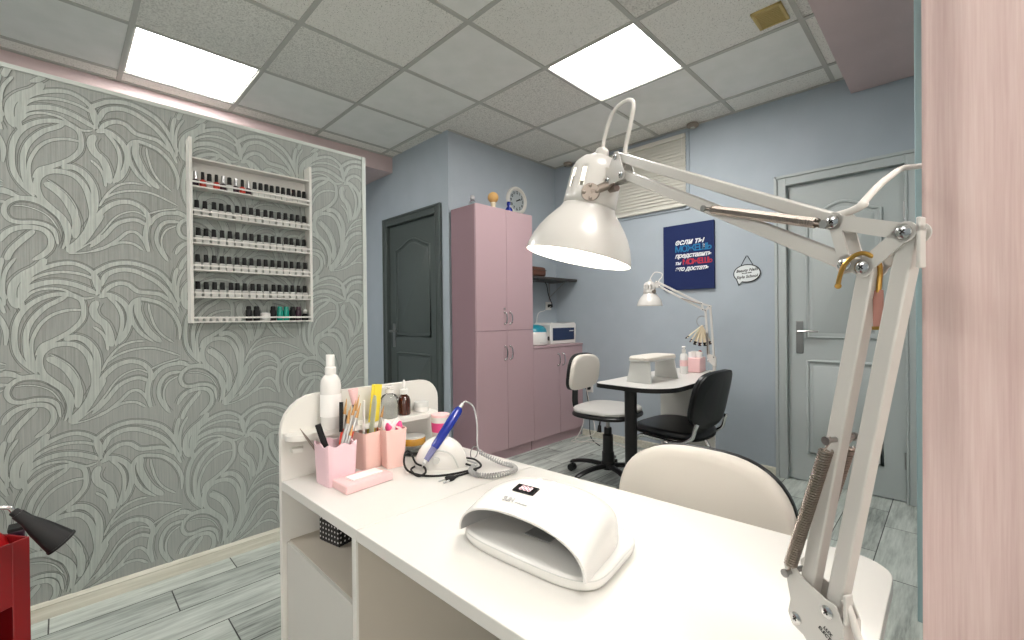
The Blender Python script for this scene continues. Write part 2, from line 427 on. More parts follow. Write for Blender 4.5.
# round sensors up where wall meets ceiling
for y, lab in ((1.44, 'round brownish detector under the ceiling beside the window blind'), (2.66, 'round brownish detector under the ceiling in the back corner')):
    t = thing('ceiling_detector', lab, 'detector', (XR-.045, y, CEIL-.006), 0, 'round ceiling detectors')
    MB().lathe([(.042, 0), (.045, -.006), (.044, -.02), (.03, -.028), (0, -.03)], 20).build('housing', 'sensor_brown', t)
    MB().lathe([(.018, -.027), (.018, -.034), (0, -.036)], 14).build('sensor_lens', 'ceiling_bar', t)

# doors
def door(n, leafmat, plane, u0, u1, z1, sgn, handle_u, flip):
    """door in an X=plane wall whose room side is -X; u along Y"""
    fr = MB(); w_ = .068
    for a, b, c, d in ((u0-w_, u0, 0, z1+w_), (u1, u1+w_, 0, z1+w_), (u0, u1, z1, z1+w_)):
        fr.bx(plane-.018, plane, a, b, c, d)
    for a, b, c, d in ((u0-w_-.004, u0-w_+.016, 0, z1+w_+.004), (u1+w_-.016, u1+w_+.004, 0, z1+w_+.004), (u0-w_, u1+w_, z1+w_-.016, z1+w_+.004)):
        fr.bx(plane-.027, plane-.001, a, b, c, d)
    for a, b, c, d in ((u0-.012, u0+.001, 0, z1+.012), (u1-.001, u1+.012, 0, z1+.012), (u0-.001, u1+.001, z1-.001, z1+.012)):
        fr.bx(plane-.024, plane+.1, a, b, c, d)
    fo = struct(fr, 'trim_%d' % (n+2), leafmat, bevel=.003)
    lf = MB(); g = .004
    lf.bx(plane+.012, plane+.05, u0+g, u1-g, .008, z1-g)
    W = u1-u0; xf = plane+.012
    def field(a, b, z0, z2, arch):
        # outline of a raised panel with a double-curved top
        pts = [(a, z0), (b, z0)]
        for k in range(13):
            q = k/12; u = b+(a-b)*q
            pts.append((u, z2 + (arch*(0.5-0.5*math.cos(2*PI*q)) if arch else 0)))
        for rr, dx in ((.011, -.002), ):
            lf.tube([(xf, u, z) for u, z in pts], rr, 8, closed=True, flat=1)
        ins = .028
        pin = [(min(max(u, a+ins), b-ins), (z+ins if z == z0 else z-ins)) for u, z in pts]
        L = [[(xf+.001, u, z) for u, z in pin], [(xf-.006, u+(ins*.35 if u < (a+b)/2 else -ins*.35), z+(ins*.35 if z < (z0+z2)/2 else -ins*.35)) for u, z in pin]]
        lf.loops(L, cap0=False)
    m_ = .115
    field(u0+m_, u1-m_, .98, z1-.235, .075); field(u0+m_, u1-m_, .2, .82, 0)
    d = struct(lf, 'door_%d' % n, leafmat, ang=50)
    h = MB(); hx = xf-.001
    h.bx(hx-.006, hx, handle_u-.021, handle_u+.021, .87, 1.09); h.build('handle_plate', 'steel', d, bevel=.004)
    h = MB(); e = -1 if flip else 1
    h.cyl((hx, handle_u, 1.02), (hx-.05, handle_u, 1.02), .009); h.tube(crom([(hx-.048, handle_u, 1.02), (hx-.052, handle_u+e*.05, 1.022), (hx-.048, handle_u+e*.115, 1.02)]), [.009]*9+[.009]*8, 8, flat=.8)
    h.cyl((hx-.006, handle_u, .92), (hx-.012, handle_u, .92), .009)
    h.build('door_handle', 'steel', d)
    hu = u0+.004 if flip else u1-.004
    for z in (.25, 1.75):
        MB().cyl((plane+.004, hu, z-.05), (plane+.004, hu, z+.05), .006, seg=8).build('hinge', 'steel', d)
    return d
door(1, 'door_paint', XR, D1[0], D1[1], D1[3], 1, .745, True)
door(2, 'door_paint_shaded', XP, D2[0], D2[1], D2[3], 1, 3.72, True)

# window with blind, high on the right wall
fr = MB(); a, b, c, d = W1
for q in ((a-.035, a, c-.035, d+.03), (b, b+.035, c-.035, d+.03), (a, b, c-.035, c), (a, b, d, d+.03)): fr.bx(XR-.012, XR, *q)
fr.bx(XR+.08, XR+.1, a, b, c, d)
struct(fr, 'window_1', 'trim_blue', bevel=.002)
t = thing('window_blind', 'off-white horizontal slat blind high on the right wall below the ceiling', 'blind', (XR-.02, (a+b)/2, c))
sl = MB(); n = 19; hw = (b-a)/2+.01
for i in range(n):
    z = .02+i*(d-c-.05)/(n-1)
    sl.loops([[(x, y, z+dz) for x, dz in ((-.008, -.016), (-.0065, -.0165), (.001, .0), (.007, .0165), (.006, .017), (-.0005, .001))] for y in (-hw, hw)])
sl.build('slats', 'blind_slat', t)
MB().bx(-.016, .014, -hw, hw, d-c-.022, d-c+.012).build('head_rail', 'blind_slat', t, bevel=.002)
MB().bx(-.014, .012, -hw, hw, -.012, .004).build('bottom_rail', 'blind_slat', t, bevel=.002)
MB().tube([(-.022, -hw+.02, d-c-.01), (-.022, -hw+.02, .38)], .002, 6).sphere((-.022, -hw+.02, .375), .006, 8).build('pull_cord', 'cord_white', t)
MB().cyl((-.02, .1, d-c), (-.02, .1, .02), .004, seg=8).build('tilt_wand', 'cord_white', t)

# partition with the relief wallpaper
STROKES = [
 (0.0211, [(-0.113, 1.862), (-0.126, 1.901), (-0.122, 1.949), (-0.098, 1.986), (-0.061, 2.017), (-0.038, 2.052)]),
 (0.0169, [(-0.097, 1.846), (-0.105, 1.891), (-0.09, 1.93), (-0.058, 1.953), (-0.012, 1.965), (0.035, 1.958), (0.075, 1.94), (0.103, 1.923)]),
 (0.0097, [(-0.102, 1.909), (-0.082, 1.962), (-0.045, 1.991), (0.001, 2.004), (0.04, 2.003), (0.071, 1.995), (0.103, 1.977)]),
 (0.0133, [(-0.109, 1.895), (-0.1, 1.948), (-0.07, 1.996), (-0.016, 2.03), (0.032, 2.041), (0.072, 2.026), (0.099, 1.998), (0.112, 1.957), (0.103, 1.916)]),
 (0.0085, [(-0.099, 1.887), (-0.079, 1.919), (-0.042, 1.937), (0.005, 1.936), (0.035, 1.918), (0.066, 1.902), (0.098, 1.909)]),
 (0.0145, [(-0.066, 1.612), (-0.101, 1.658), (-0.12, 1.712), (-0.119, 1.793), (-0.099, 1.851), (-0.063, 1.892), (-0.017, 1.915), (0.026, 1.915), (0.057, 1.897), (0.065, 1.862), (0.06, 1.817), (0.029, 1.774), (-0.015, 1.74), (-0.052, 1.716), (-0.067, 1.683)]),
 (0.0145, [(-0.061, 1.619), (-0.085, 1.661), (-0.093, 1.707), (-0.092, 1.765), (-0.076, 1.817), (-0.042, 1.865), (-0.009, 1.89), (0.017, 1.91)]),
 (0.0097, [(-0.065, 1.624), (-0.077, 1.675), (-0.079, 1.722), (-0.072, 1.759), (-0.051, 1.806), (-0.018, 1.839), (0.025, 1.855), (0.065, 1.855)]),
 (0.0148, [(0.113, 1.92), (0.101, 1.968), (0.097, 2.001), (0.121, 2.025), (0.154, 2.046), (0.204, 2.056), (0.255, 2.046), (0.307, 2.019), (0.345, 1.968), (0.378, 1.893)]),
 (0.0161, [(0.118, 1.954), (0.135, 2.001), (0.178, 2.025), (0.223, 2.023), (0.265, 2.002), (0.307, 1.971), (0.345, 1.919), (0.375, 1.843)]),
 (0.0148, [(0.12, 1.923), (0.144, 1.952), (0.173, 1.968), (0.203, 1.963), (0.233, 1.936), (0.274, 1.931), (0.312, 1.924), (0.35, 1.889)]),
 (0.0174, [(0.11, 1.907), (0.134, 1.919), (0.162, 1.909), (0.192, 1.878), (0.206, 1.829), (0.195, 1.767), (0.168, 1.715)]),
 (0.0121, [(0.136, 1.915), (0.162, 1.883), (0.179, 1.842), (0.181, 1.796), (0.173, 1.749), (0.16, 1.707)]),
 (0.0228, [(0.105, 1.893), (0.093, 1.858), (0.104, 1.823), (0.128, 1.797), (0.142, 1.755), (0.148, 1.705)]),
 (0.0134, [(0.376, 1.724), (0.377, 1.78), (0.355, 1.838), (0.317, 1.881), (0.279, 1.898), (0.238, 1.904), (0.214, 1.884), (0.209, 1.843), (0.221, 1.793), (0.246, 1.752), (0.283, 1.719)]),
 (0.0215, [(0.237, 1.9), (0.232, 1.855), (0.247, 1.806), (0.272, 1.757), (0.31, 1.717)]),
 (0.008, [(0.269, 1.885), (0.273, 1.846), (0.289, 1.788), (0.315, 1.746), (0.354, 1.712)]),
 (0.0148, [(0.378, 1.893), (0.362, 1.938), (0.36, 1.993), (0.371, 2.046)]),
 (0.0094, [(0.375, 1.871), (0.372, 1.94), (0.379, 1.999), (0.403, 2.048)]),
 (0.0094, [(0.093, 1.788), (0.118, 1.762), (0.132, 1.727), (0.136, 1.689)]),
 (0.0161, [(0.078, 1.485), (0.106, 1.552), (0.13, 1.594), (0.164, 1.626), (0.204, 1.639), (0.24, 1.629), (0.265, 1.603), (0.273, 1.57), (0.265, 1.535), (0.262, 1.487), (0.274, 1.435)]),
 (0.006, [(0.087, 1.448), (0.125, 1.503), (0.159, 1.56), (0.194, 1.591), (0.234, 1.601), (0.27, 1.58)]),
 (0.0134, [(0.086, 1.435), (0.129, 1.485), (0.163, 1.535), (0.198, 1.559), (0.234, 1.566), (0.265, 1.549)]),
 (0.0107, [(0.086, 1.416), (0.133, 1.44), (0.173, 1.477), (0.203, 1.51), (0.233, 1.511), (0.259, 1.474), (0.269, 1.434)]),
 (0.0094, [(0.148, 1.448), (0.182, 1.465), (0.222, 1.463), (0.253, 1.439)]),
 (0.0147, [(0.275, 1.55), (0.292, 1.583), (0.325, 1.609), (0.375, 1.617), (0.41, 1.605)]),
 (0.0134, [(0.38, 1.579), (0.335, 1.573), (0.308, 1.541), (0.299, 1.492), (0.312, 1.445), (0.339, 1.399)]),
 (0.0067, [(0.369, 1.56), (0.335, 1.538), (0.318, 1.501), (0.32, 1.453), (0.339, 1.406)]),
 (0.008, [(0.116, 1.605), (0.141, 1.66), (0.175, 1.703), (0.215, 1.721), (0.256, 1.723)]),
 (0.008, [(0.131, 1.639), (0.165, 1.668), (0.215, 1.688), (0.272, 1.692), (0.315, 1.68), (0.376, 1.652)]),
 (0.0067, [(0.276, 1.601), (0.319, 1.622), (0.375, 1.638)]),
 (0.0169, [(0.021, 1.427), (0.026, 1.496), (0.009, 1.542), (-0.025, 1.58), (-0.049, 1.611), (-0.059, 1.651), (-0.053, 1.688), (-0.027, 1.715), (0.011, 1.723), (0.046, 1.713), (0.073, 1.678), (0.088, 1.624), (0.094, 1.568), (0.085, 1.522), (0.061, 1.456), (0.025, 1.415)]),
 (0.0193, [(0.009, 1.738), (0.037, 1.748), (0.069, 1.733), (0.096, 1.689), (0.104, 1.633), (0.099, 1.569)]),
 (0.0217, [(-0.038, 1.67), (-0.015, 1.654), (0.014, 1.623), (0.036, 1.577), (0.048, 1.53), (0.043, 1.467)]),
 (0.0036, [(-0.034, 1.686), (-0.003, 1.663), (0.027, 1.632), (0.049, 1.586), (0.053, 1.543)]),
 (0.0133, [(0.008, 1.42), (0.021, 1.476), (0.005, 1.536), (-0.021, 1.568), (-0.049, 1.59), (-0.082, 1.599), (-0.114, 1.594), (-0.137, 1.572), (-0.143, 1.542), (-0.13, 1.515), (-0.103, 1.508), (-0.067, 1.513), (-0.034, 1.506), (-0.013, 1.484), (-0.005, 1.437)]),
 (0.0042, [(-0.122, 1.569), (-0.09, 1.571), (-0.054, 1.56), (-0.025, 1.537), (-0.004, 1.498)]),
 (0.0157, [(-0.154, 1.432), (-0.138, 1.465), (-0.111, 1.486), (-0.075, 1.494), (-0.042, 1.487), (-0.024, 1.459), (-0.026, 1.422), (-0.047, 1.39), (-0.072, 1.37)]),
 (0.0157, [(-0.139, 1.364), (-0.127, 1.4), (-0.103, 1.437), (-0.067, 1.483)]),
 (0.0266, [(0.021, 1.409), (0.061, 1.456), (0.089, 1.51), (0.122, 1.579)]),
 (0.0048, [(0.034, 1.404), (0.079, 1.446), (0.122, 1.489)]),
 (0.0054, [(0.025, 1.403), (0.079, 1.414), (0.121, 1.438)]),
 (0.0097, [(-0.152, 1.627), (-0.129, 1.62), (-0.106, 1.604), (-0.066, 1.605), (-0.033, 1.584)])]

PX0, PX1, PZ = -1.3, 1.277, 2.078
pt = MB(); pt.bx(PX0, PX1, YW, YW+.05, 0, PZ, 0)
rib = bmesh.new()
def ribbon(pts, w_, y, mi, grow):
    P = crom([(x, 0, z) for x, z in pts], 5); n = len(P); prev = None
    for i, p in enumerate(P):
        q = i/(n-1); tw = min(1, (.42 if mi != 3 else .3)+2.2*math.sin(PI*q)); hw_ = w_*.5*tw+grow
        T = (P[min(i+1, n-1)]-P[max(i-1, 0)]).normalized(); nn = Vector((-T.z, 0, T.x))
        a_, b_ = p+nn*hw_, p-nn*hw_
        v0, v1 = rib.verts.new((a_.x, y, a_.z)), rib.verts.new((b_.x, y, b_.z))
        if prev:
            f = rib.faces.new((prev[0], prev[1], v1, v0)); f.material_index = mi
        prev = (v0, v1)
for ix in range(-3, 4):
    for iz in range(-3, 2):
        for w_, pts in STROKES:
            q = [(x+.52*ix, z+.675*iz) for x, z in pts]
            if max(x for x, z in q) < PX0 or min(x for x, z in q) > PX1 or max(z for x, z in q) < 0 or min(z for x, z in q) > PZ: continue
            off_ = .000024*STROKES.index((w_, pts))+.0012*((ix+2*iz) % 3)/3
            ribbon(q, w_*1.12, YW-.0004-off_*.2, 2, .0019); ribbon(q, w_*1.12, YW-.0012-off_, 1, 0)
            if w_ > .0115:      # fine contour line following the broad bands
                P_ = [Vector((x, z)) for x, z in q]; o2 = []
                for i_, p_ in enumerate(P_):
                    T_ = (P_[min(i_+1, len(P_)-1)]-P_[max(i_-1, 0)]).normalized(); o2.append((p_.x-T_.y*w_*.95, p_.y+T_.x*w_*.95))
                ribbon(o2, .0022, YW-.0003, 2, 0)
for co, no in (((PX0, 0, 0), (-1, 0, 0)), ((PX1, 0, 0), (1, 0, 0)), ((0, 0, .05), (0, 0, -1)), ((0, 0, PZ), (0, 0, 1))):
    bmesh.ops.bisect_plane(rib, geom=rib.verts[:]+rib.edges[:]+rib.faces[:], plane_co=co, plane_no=no, clear_outer=True)
for f in rib.faces:
    f.normal_update()
    if f.normal.y > 0: f.normal_flip()
me = bpy.data.meshes.new('rib'); rib.to_mesh(me); rib.free()
bmesh.ops.recalc_face_normals(pt.bm, faces=pt.bm.faces[:]); pt.bm.from_mesh(me)
wm = bpy.data.meshes.new('wall_partition'); pt.bm.to_mesh(wm); pt.bm.free()
for q in ('wallpaper_ground', 'wallpaper_band', 'wallpaper_line'): wm.materials.append(MT[q])
wo = bpy.data.objects.new('wall_partition', wm); COL.objects.link(wo); tag(wo, kind='structure')
tr = MB(); tr.bx(PX1-.018, PX1+.006, YW-.007, YW+.06, 0, PZ+.014); tr.bx(PX0, PX1-.018, YW-.005, YW+.06, PZ-.004, PZ+.014)
struct(tr, 'trim_5', 'partition_trim', bevel=.002)
def baseboard(name, pts):
    mb = MB(); mb.loops(pts); struct(mb, name, 'baseboard_wood', ang=25)
prof = [(0, 0), (.022, 0), (.022, .02), (.017, .045), (.019, .05), (.012, .058), (0, .06)]
baseboard('baseboard_left', [[(x, YW-d_, z) for d_, z in prof] for x in (PX0, PX1-.018)])
baseboard('baseboard_right', [[(XR-d_*.7, y, z) for d_, z in prof] for y in (.89, 2.54)])
baseboard('baseboard_passage', [[(XP-d_*.7, y, z) for d_, z in prof] for y in (2.87, 2.95)])

# ------------------------------------------------------------------ pink cabinets
def bow_handle(x, z0, z1, y, parent, name='handle'):
    P = crom([(x, y, z0), (x, y-.022, z0+.006), (x+.004, y-.028, (z0+z1)/2), (x, y-.022, z1-.006), (x, y, z1)], 5)
    m = MB(); m.tube(P, .0055, 8); m.sphere((x, y-.004, z0), .010, 10); m.sphere((x, y-.004, z1), .010, 10)
    return m.build(name, 'chrome', parent)
CX0, CXM, CX1, CY = 2.192, 2.513, 2.822, 2.54
t = thing('tall_cabinet', 'tall dusty-pink cabinet with four doors standing in the corner', 'cabinet', (0, 0, 0))
MB().bx(CX0, CX1, CY+.018, YB-.02, .085, 1.995).build('body', 'pink_cabinet_edge', t, bevel=.001)
MB().bx(CX0+.01, CX1-.01, CY+.028, YB-.02, 0, .085).build('plinth', 'pink_cabinet', t)
for x0, x1, hx in ((CX0, CXM-.0015, CXM-.03), (CXM+.0015, CX1, CXM+.03)):
    for z0, z1, h0, h1 in ((.085, 1.030, .80, .905), (1.034, 1.997, 1.085, 1.175)):
        d = MB().bx(x0, x1, CY, CY+.017, z0, z1).build('door', 'pink_cabinet', t, bevel=.0015)
        bow_handle(hx, h0, h1, CY, d)
        if z0 > 1 and hx < CXM: MB().cyl((hx, CY, 1.205), (hx, CY-.005, 1.205), .009, seg=12).build('lock', 'steel', d)
t = thing('low_cabinet', 'low dusty-pink cabinet with two doors right of the tall one', 'cabinet', (0, 0, 0))
LX0, LX1, LT = CX1+.002, XR-.003, .885
MB().bx(LX0, LX1, CY+.018, YB-.02, .085, LT-.018).build('body', 'pink_cabinet_edge', t)
MB().bx(LX0, LX1, CY+.028, YB-.02, 0, .085).build('plinth', 'pink_cabinet', t)
MB().bx(LX0, LX1, CY-.006, YB-.002, LT-.018, LT).build('top', 'pink_cabinet', t, bevel=.002)
LM = 3.184
for x0, x1, hx in ((LX0, LM-.0015, LM-.035), (LM+.0015, LX1, LM+.035)):
    d = MB().bx(x0, x1, CY, CY+.017, .085, LT-.021).build('door', 'pink_cabinet', t, bevel=.0015)
    bow_handle(hx, .70, .805, CY, d)

# things on the tall cabinet
t = thing('bottle', 'small clear and navy bottle at the left end of the tall pink cabinet', 'bottle', (2.30, 2.70, 1.995))
MB().lathe([(.028, 0), (.03, .004), (.03, .05), (.022, .062), (.014, .068), (.014, .078)], 18).build('body', 'glass_clear', t)
MB().lathe([(.0305, .004), (.0305, .03)], 18, cap0=False, cap1=False).build('label', 'poster_navy', t)
MB().lathe([(.017, .076), (.019, .08), (.019, .1), (.012, .106)], 16).build('cap', 'silver', t)
t = thing('figurine', 'small figurine with a round wooden ball on a pale stand atop the tall pink cabinet', 'figurine', (2.505, 2.68, 1.995))
MB().lathe([(.034, 0), (.036, .006), (.034, .03), (.022, .036), (.017, .055), (.024, .075), (.02, .085)], 18).build('stand', 'cream_stick', t)
MB().sphere((0, 0, .125), .045, 18).build('ball', 'wood_ball', t)
t = thing('bottle', 'blue bottle in front of the wall clock on the tall pink cabinet', 'bottle', (2.665, 2.66, 1.995))
MB().lathe([(.03, 0), (.034, .004), (.034, .02), (.03, .05), (.024, .062), (.014, .072), (.013, .086)], 16).build('body', 'blue_gloss', t)
MB().lathe([(.016, .084), (.017, .088), (.017, .11), (.014, .114)], 14).build('cap', 'blue_gloss', t)
# clock
t = thing('wall_clock', 'round white-rimmed wall clock above the tall pink cabinet', 'clock', (2.955, YB, 2.205))
my = Matrix.Rotation(PI/2, 4, 'X')
R = .128
MB().lathe([(R-.01, 0), (R, .004), (R, .022), (R-.006, .03), (R-.02, .032), (R-.032, .02), (R-.034, .016)], 40, my, cap1=False).build('rim', 'clock_rim', t)
MB().lathe([(R-.03, .0), (R-.03, .016)], 40, my).build('face', 'clock_face', t)
for h in range(12):
    a = -h*PI/6+PI/2; r_ = R-.052
    text_mesh(str(h or 12), .036, 'ink_black', t, 'numeral', (r_*math.cos(a), -.0165, r_*math.sin(a)), (PI/2, 0, 0), bold=.001)
for nm, a, ln, w_ in (('hour_hand', math.radians(28), .045, .009), ('minute_hand', math.radians(18), .068, .006)):
    ca, sa = math.cos(a), math.sin(a)
    MB().bar((-ca*.012, -.019, -sa*.012), (ca*ln, -.019, sa*ln), w_, .002, up=(0, 1, 0)).build(nm, 'ink_black', t)
MB().cyl((0, -.016, 0), (0, -.022, 0), .006, seg=12).build('hub', 'ink_black', t)

# dark wall shelf with things
t = thing('wall_shelf', 'dark narrow wall shelf on brackets above the low pink cabinet', 'shelf', (0, 0, 0))
MB().bx(2.84, 3.515, 2.585, YB, 1.475, 1.497).build('board', 'shelf_dark', t, bevel=.002)
for x in (3.0, 3.42):
    m = MB(); m.bx(x-.006, x+.006, 2.852, YB, 1.30, 1.475); m.bx(x-.006, x+.006, 2.62, YB, 1.466, 1.475)
    m.bar((x, 2.855, 1.33), (x, 2.66, 1.47), .01, .004); m.build('bracket', 'steel', t)
t = thing('leather_case', 'brown leather case lying on the dark wall shelf', 'case', (2.975, 2.71, 1.497))
m = MB(); m.box((0, 0, .045), (.26, .18, .09)); m.build('body', 'brown_leather', t, bevel=.025)
MB().box((0, -.055, .058), (.262, .075, .004)).build('flap_seam', 'shelf_dark', t, bevel=.001)
t = thing('sterilizer', 'white countertop box with dark blue glass front on the low pink cabinet', 'sterilizer', (3.315, 2.70, LT))
m = MB(); m.prism([(-.19, 0), (.185, 0), (.195, .09), (.195, .185), (.17, .2), (.0, .188), (-.17, .2), (-.195, .185), (-.195, .08)], 0, .2, Matrix(((1, 0, 0, 0), (0, 0, 1, -.1), (0, 1, 0, 0), (0, 0, 0, 1))))
m.build('body', 'plastic_white', t, bevel=.006)
m = MB(); m.box((0, -.102, .092), (.32, .008, .115)); m.build('glass_door', 'glass_dark_blue', t, bevel=.004)
MB().box((.11, -.108, .12), (.06, .003, .008)).build('badge', 'plastic_gray', t)
t = thing('wax_heater', 'rounded white device with teal lid beside the dark-glass box', 'device', (2.975, 2.66, LT))
m = MB(); m.lathe([(.11, 0), (.128, .01), (.132, .06), (.118, .12), (.10, .135)], 28, Matrix.Diagonal((1, .85, 1, 1))); m.build('body', 'plastic_white', t)
m = MB(); m.lathe([(.12, .12), (.112, .145), (.08, .172), (.035, .183), (0, .185)], 28, Matrix.Diagonal((1, .85, 1, 1))); m.build('lid', 'teal_plastic', t)
MB().cyl((.075, -.092, .06), (.08, -.102, .06), .019, seg=18).build('dial', 'plastic_black', t)
m = MB(); m.tube(crom([(-.05, -.106, .03), (0, -.114, .022), (.05, -.106, .03)]), .003, 6); m.build('trim_ring', 'silver', t)
# socket + cables in the corner
def outlet(label, x, y, z, face):
    t = thing('wall_socket', label, 'socket', (x, y, z))
    e = .04
    if face == 'X': m = MB().bx(-.012, 0, -e, e, -e, e); n_ = (-.012, 0, 0); n2 = (-.05, 0, 0)
    else: m = MB().bx(-e, e, -.012, 0, -e, e); n_ = (0, -.012, 0); n2 = (0, -.05, 0)
    m.build('plate', 'plastic_white', t, bevel=.003)
    MB().cyl(n_, n2, .019, .016, seg=16).build('plug', 'plastic_black', t)
    return t
outlet('white socket with a black plug above the low pink cabinet', 3.40, YB, 1.245, 'Y')
outlet('upper white socket with a dark plug low on the right wall beside the pink cabinet', XR, 2.46, .56, 'X')
outlet('lower white socket with a dark plug low on the right wall beside the pink cabinet', XR, 2.46, .46, 'X')
def cable(name, label, pts, r, mat, n=8, cat='cable', group=None):
    o = MB().tube(crom(pts, n), r, 8).build(name, mat)
    return tag(o, label, cat, group)
cable('power_cable', 'black cable running from the wall shelf down to the socket above the low pink cabinet', [(3.30, 2.84, 1.50), (3.31, 2.80, 1.45), (3.36, 2.82, 1.36), (3.40, 2.81, 1.27), (3.40, 2.805, 1.25)], .004, 'rubber_black')
cable('power_cable', 'thin white cable hanging behind the dark-glass box', [(3.38, 2.805, 1.24), (3.30, 2.82, 1.20), (3.22, 2.84, 1.15), (3.20, 2.84, .90)], .003, 'cord_white')
cable('power_cable', 'black cable hanging from the low sockets to the floor', [(3.478, 2.46, .46), (3.47, 2.45, .40), (3.49, 2.44, .25), (3.44, 2.40, .06), (3.40, 2.34, .006), (3.3, 2.2, .006)], .004, 'rubber_black')
cable('power_cable', 'white cable hanging from the upper low socket and looping on the floor', [(3.475, 2.46, .56), (3.45, 2.45, .52), (3.47, 2.42, .3), (3.46, 2.36, .08), (3.40, 2.42, .03), (3.36, 2.50, .012), (3.30, 2.44, .006), (3.36, 2.3, .006), (3.42, 2.1, .006), (3.40, 1.8, .006), (3.44, 1.56, .006)], .0042, 'cord_white')
cable('power_cable', 'white cable looped on the floor against the pink cabinet plinth', [(3.46, 2.47, .30), (3.47, 2.5, .12), (3.36, 2.49, .02), (3.25, 2.47, .006), (3.3, 2.38, .006), (3.4, 2.36, .012), (3.45, 2.2, .006), (3.38, 1.95, .006), (3.3, 1.65, .006), (3.2, 1.5, .006)], .0042, 'cord_white')

# ------------------------------------------------------------------ posters on the right wall
t = thing('poster', 'navy square canvas with white, cyan and red lettering on the right wall', 'poster', (XR-.012, 1.498, 1.604))
MB().bx(-.012, .012, -.203, .203, -.262, .262).build('canvas', 'poster_navy', t, bevel=.002)
rot = (PI/2, 0, -PI/2)
def ptxt(s_, y, z, size, mat, shear=0, bold=.001, sp=1.0): text_mesh(s_, size, mat, t, 'lettering', (-.0128, y, z), rot, shear=shear, bold=bold, align='LEFT', depth=.0005, spacing=sp)
L0 = .105
ptxt('если ты', L0, .118, .062, 'ink_white', .35, .0016, .98)
ptxt('МОЖЕШЬ', L0, .062, .068, 'ink_cyan', 0, .0016, .80)
text_mesh('это', .028, 'ink_white', t, 'lettering', (-.0128, L0-.228, .065), (PI/2, -PI/2, -PI/2), bold=.0008, depth=.0005)
ptxt('представить', L0, .010, .050, 'ink_white', .35, .0014, .92)
ptxt('ты', L0, -.048, .040, 'ink_white', .35, .0012)
ptxt('МОЖЕШЬ', L0-.062, -.044, .058, 'ink_red', 0, .0016, .70)
ptxt('это достать', L0, -.095, .050, 'ink_white', .35, .0014, .92)
t = thing('hanging_sign', 'white speech-bubble sign hanging on a cord right of the navy canvas', 'sign', (XR-.004, 1.07, 1.438))
def oval(rx, rz, tail=True):
    P = []
    for k in range(48):
        a = 2*PI*k/48; P.append((rx*math.cos(a), rz*math.sin(a)))
    if tail:
        P = [p for i, p in enumerate(P) if not 29 < i < 33]
        i = next(i for i, p in enumerate(P) if p[0] > -rx*.45 and p[1] < 0 and i > 24)
        P.insert(i, (-rx*.62, -rz*1.28))
    return P
mo = Matrix(((0, 0, -1, 0), (-1, 0, 0, 0), (0, 1, 0, 0), (0, 0, 0, 1)))
MB().prism(oval(.093, .067), 0, .004, mo).build('edge', 'ink_black', t)
MB().prism(oval(.086, .060), .003, .0052, mo).build('plate', 'sign_white', t)
m = MB(); m.tube([(0, .04, .06), (0, .004, .128), (0, -.004, .128), (0, -.04, .06)], .0024, 6); m.build('cord', 'ink_black', t)
for s_, z, sz, sh in (('Beauty Nails', .023, .029, .3), ('for your hands', .003, .011, .2), ('Style School', -.024, .029, .3)):
    text_mesh(s_, sz, 'ink_black', t, 'lettering', (-.0056, 0, z), (PI/2, math.radians(-4), -PI/2), shear=sh, bold=.0007, depth=.0003)

# ------------------------------------------------------------------ nail polish rack
RX0, RX1, RY0 = .408, .942, 2.413
t = thing('polish_rack', 'white wall rack of narrow shelves filled with nail polish bottles', 'rack', (0, 0, 0))
for x0, x1 in ((RX0, RX0+.012), (RX1-.012, RX1)):
    MB().bx(x0, x1, RY0, YW-.002, 1.122, 1.955 if x0 < .6 else 1.94).build('side_board', 'rack_white', t, bevel=.001)
SH = [1.130, 1.243, 1.366, 1.487, 1.613, 1.742]
for z in SH+[1.868]:
    s_ = MB().bx(RX0+.012, RX1-.012, RY0+.004, YW-.002, z-.006, z).build('shelf_board', 'rack_white', t)
    if z < 1.8: MB().bx(RX0+.012, RX1-.012, RY0+.001, RY0+.005, z+.013, z+.021).build('front_rail', 'rack_white', s_)
MB().bx(RX0+.012, RX1-.012, YW-.006, YW-.002, 1.742, 1.868).build('back_panel', 'rack_white', t)
def polish(kind):
    r_ = thing('polish_bottle', 'x', 'bottle', (0, 0, -5))
    if kind == 'std':
        MB().prism([(x, y) for x, y in ((-.0125, -.0115), (.0125, -.0115), (.0125, .0115), (-.0125, .0115))], 0, .033).build('body', 'bottle_white', r_, bevel=.003)
        MB().bx(-.0115, .0115, -.0123, -.0118, .016, .029).build('label', 'bottle_label', r_)
        MB().lathe([(.0098, .033), (.0100, .035), (.0090, .068), (.0082, .069)], 12).build('cap', 'cap_black', r_)
    elif kind == 'clear':
        MB().lathe([(.012, 0), (.013, .003), (.013, .03), (.006, .036)], 14).build('body', 'maroon', r_)
        MB().lathe([(.0075, .034), (.007, .07)], 12).build('cap', 'silver', r_)
    elif kind == 'red':
        MB().lathe([(.012, 0), (.013, .003), (.013, .03), (.006, .036)], 14).build('body', 'red_gloss', r_)
        MB().lathe([(.0075, .034), (.0068, .07)], 12).build('cap', 'cap_black', r_)
    else:
        m1 = {'black': 'cap_black', 'teal': 'teal_gloss', 'maroon': 'maroon'}[kind]
        MB().lathe([(.013, 0), (.014, .003), (.014, .05), (.011, .056)], 16).build('body', m1, r_)
        MB().lathe([(.0115, .056), (.0115, .066), (.009, .072)], 16).build('cap', m1, r_)
    return r_
protos = {k: polish(k) for k in ('std', 'clear', 'red', 'black', 'teal', 'maroon')}
used = set()
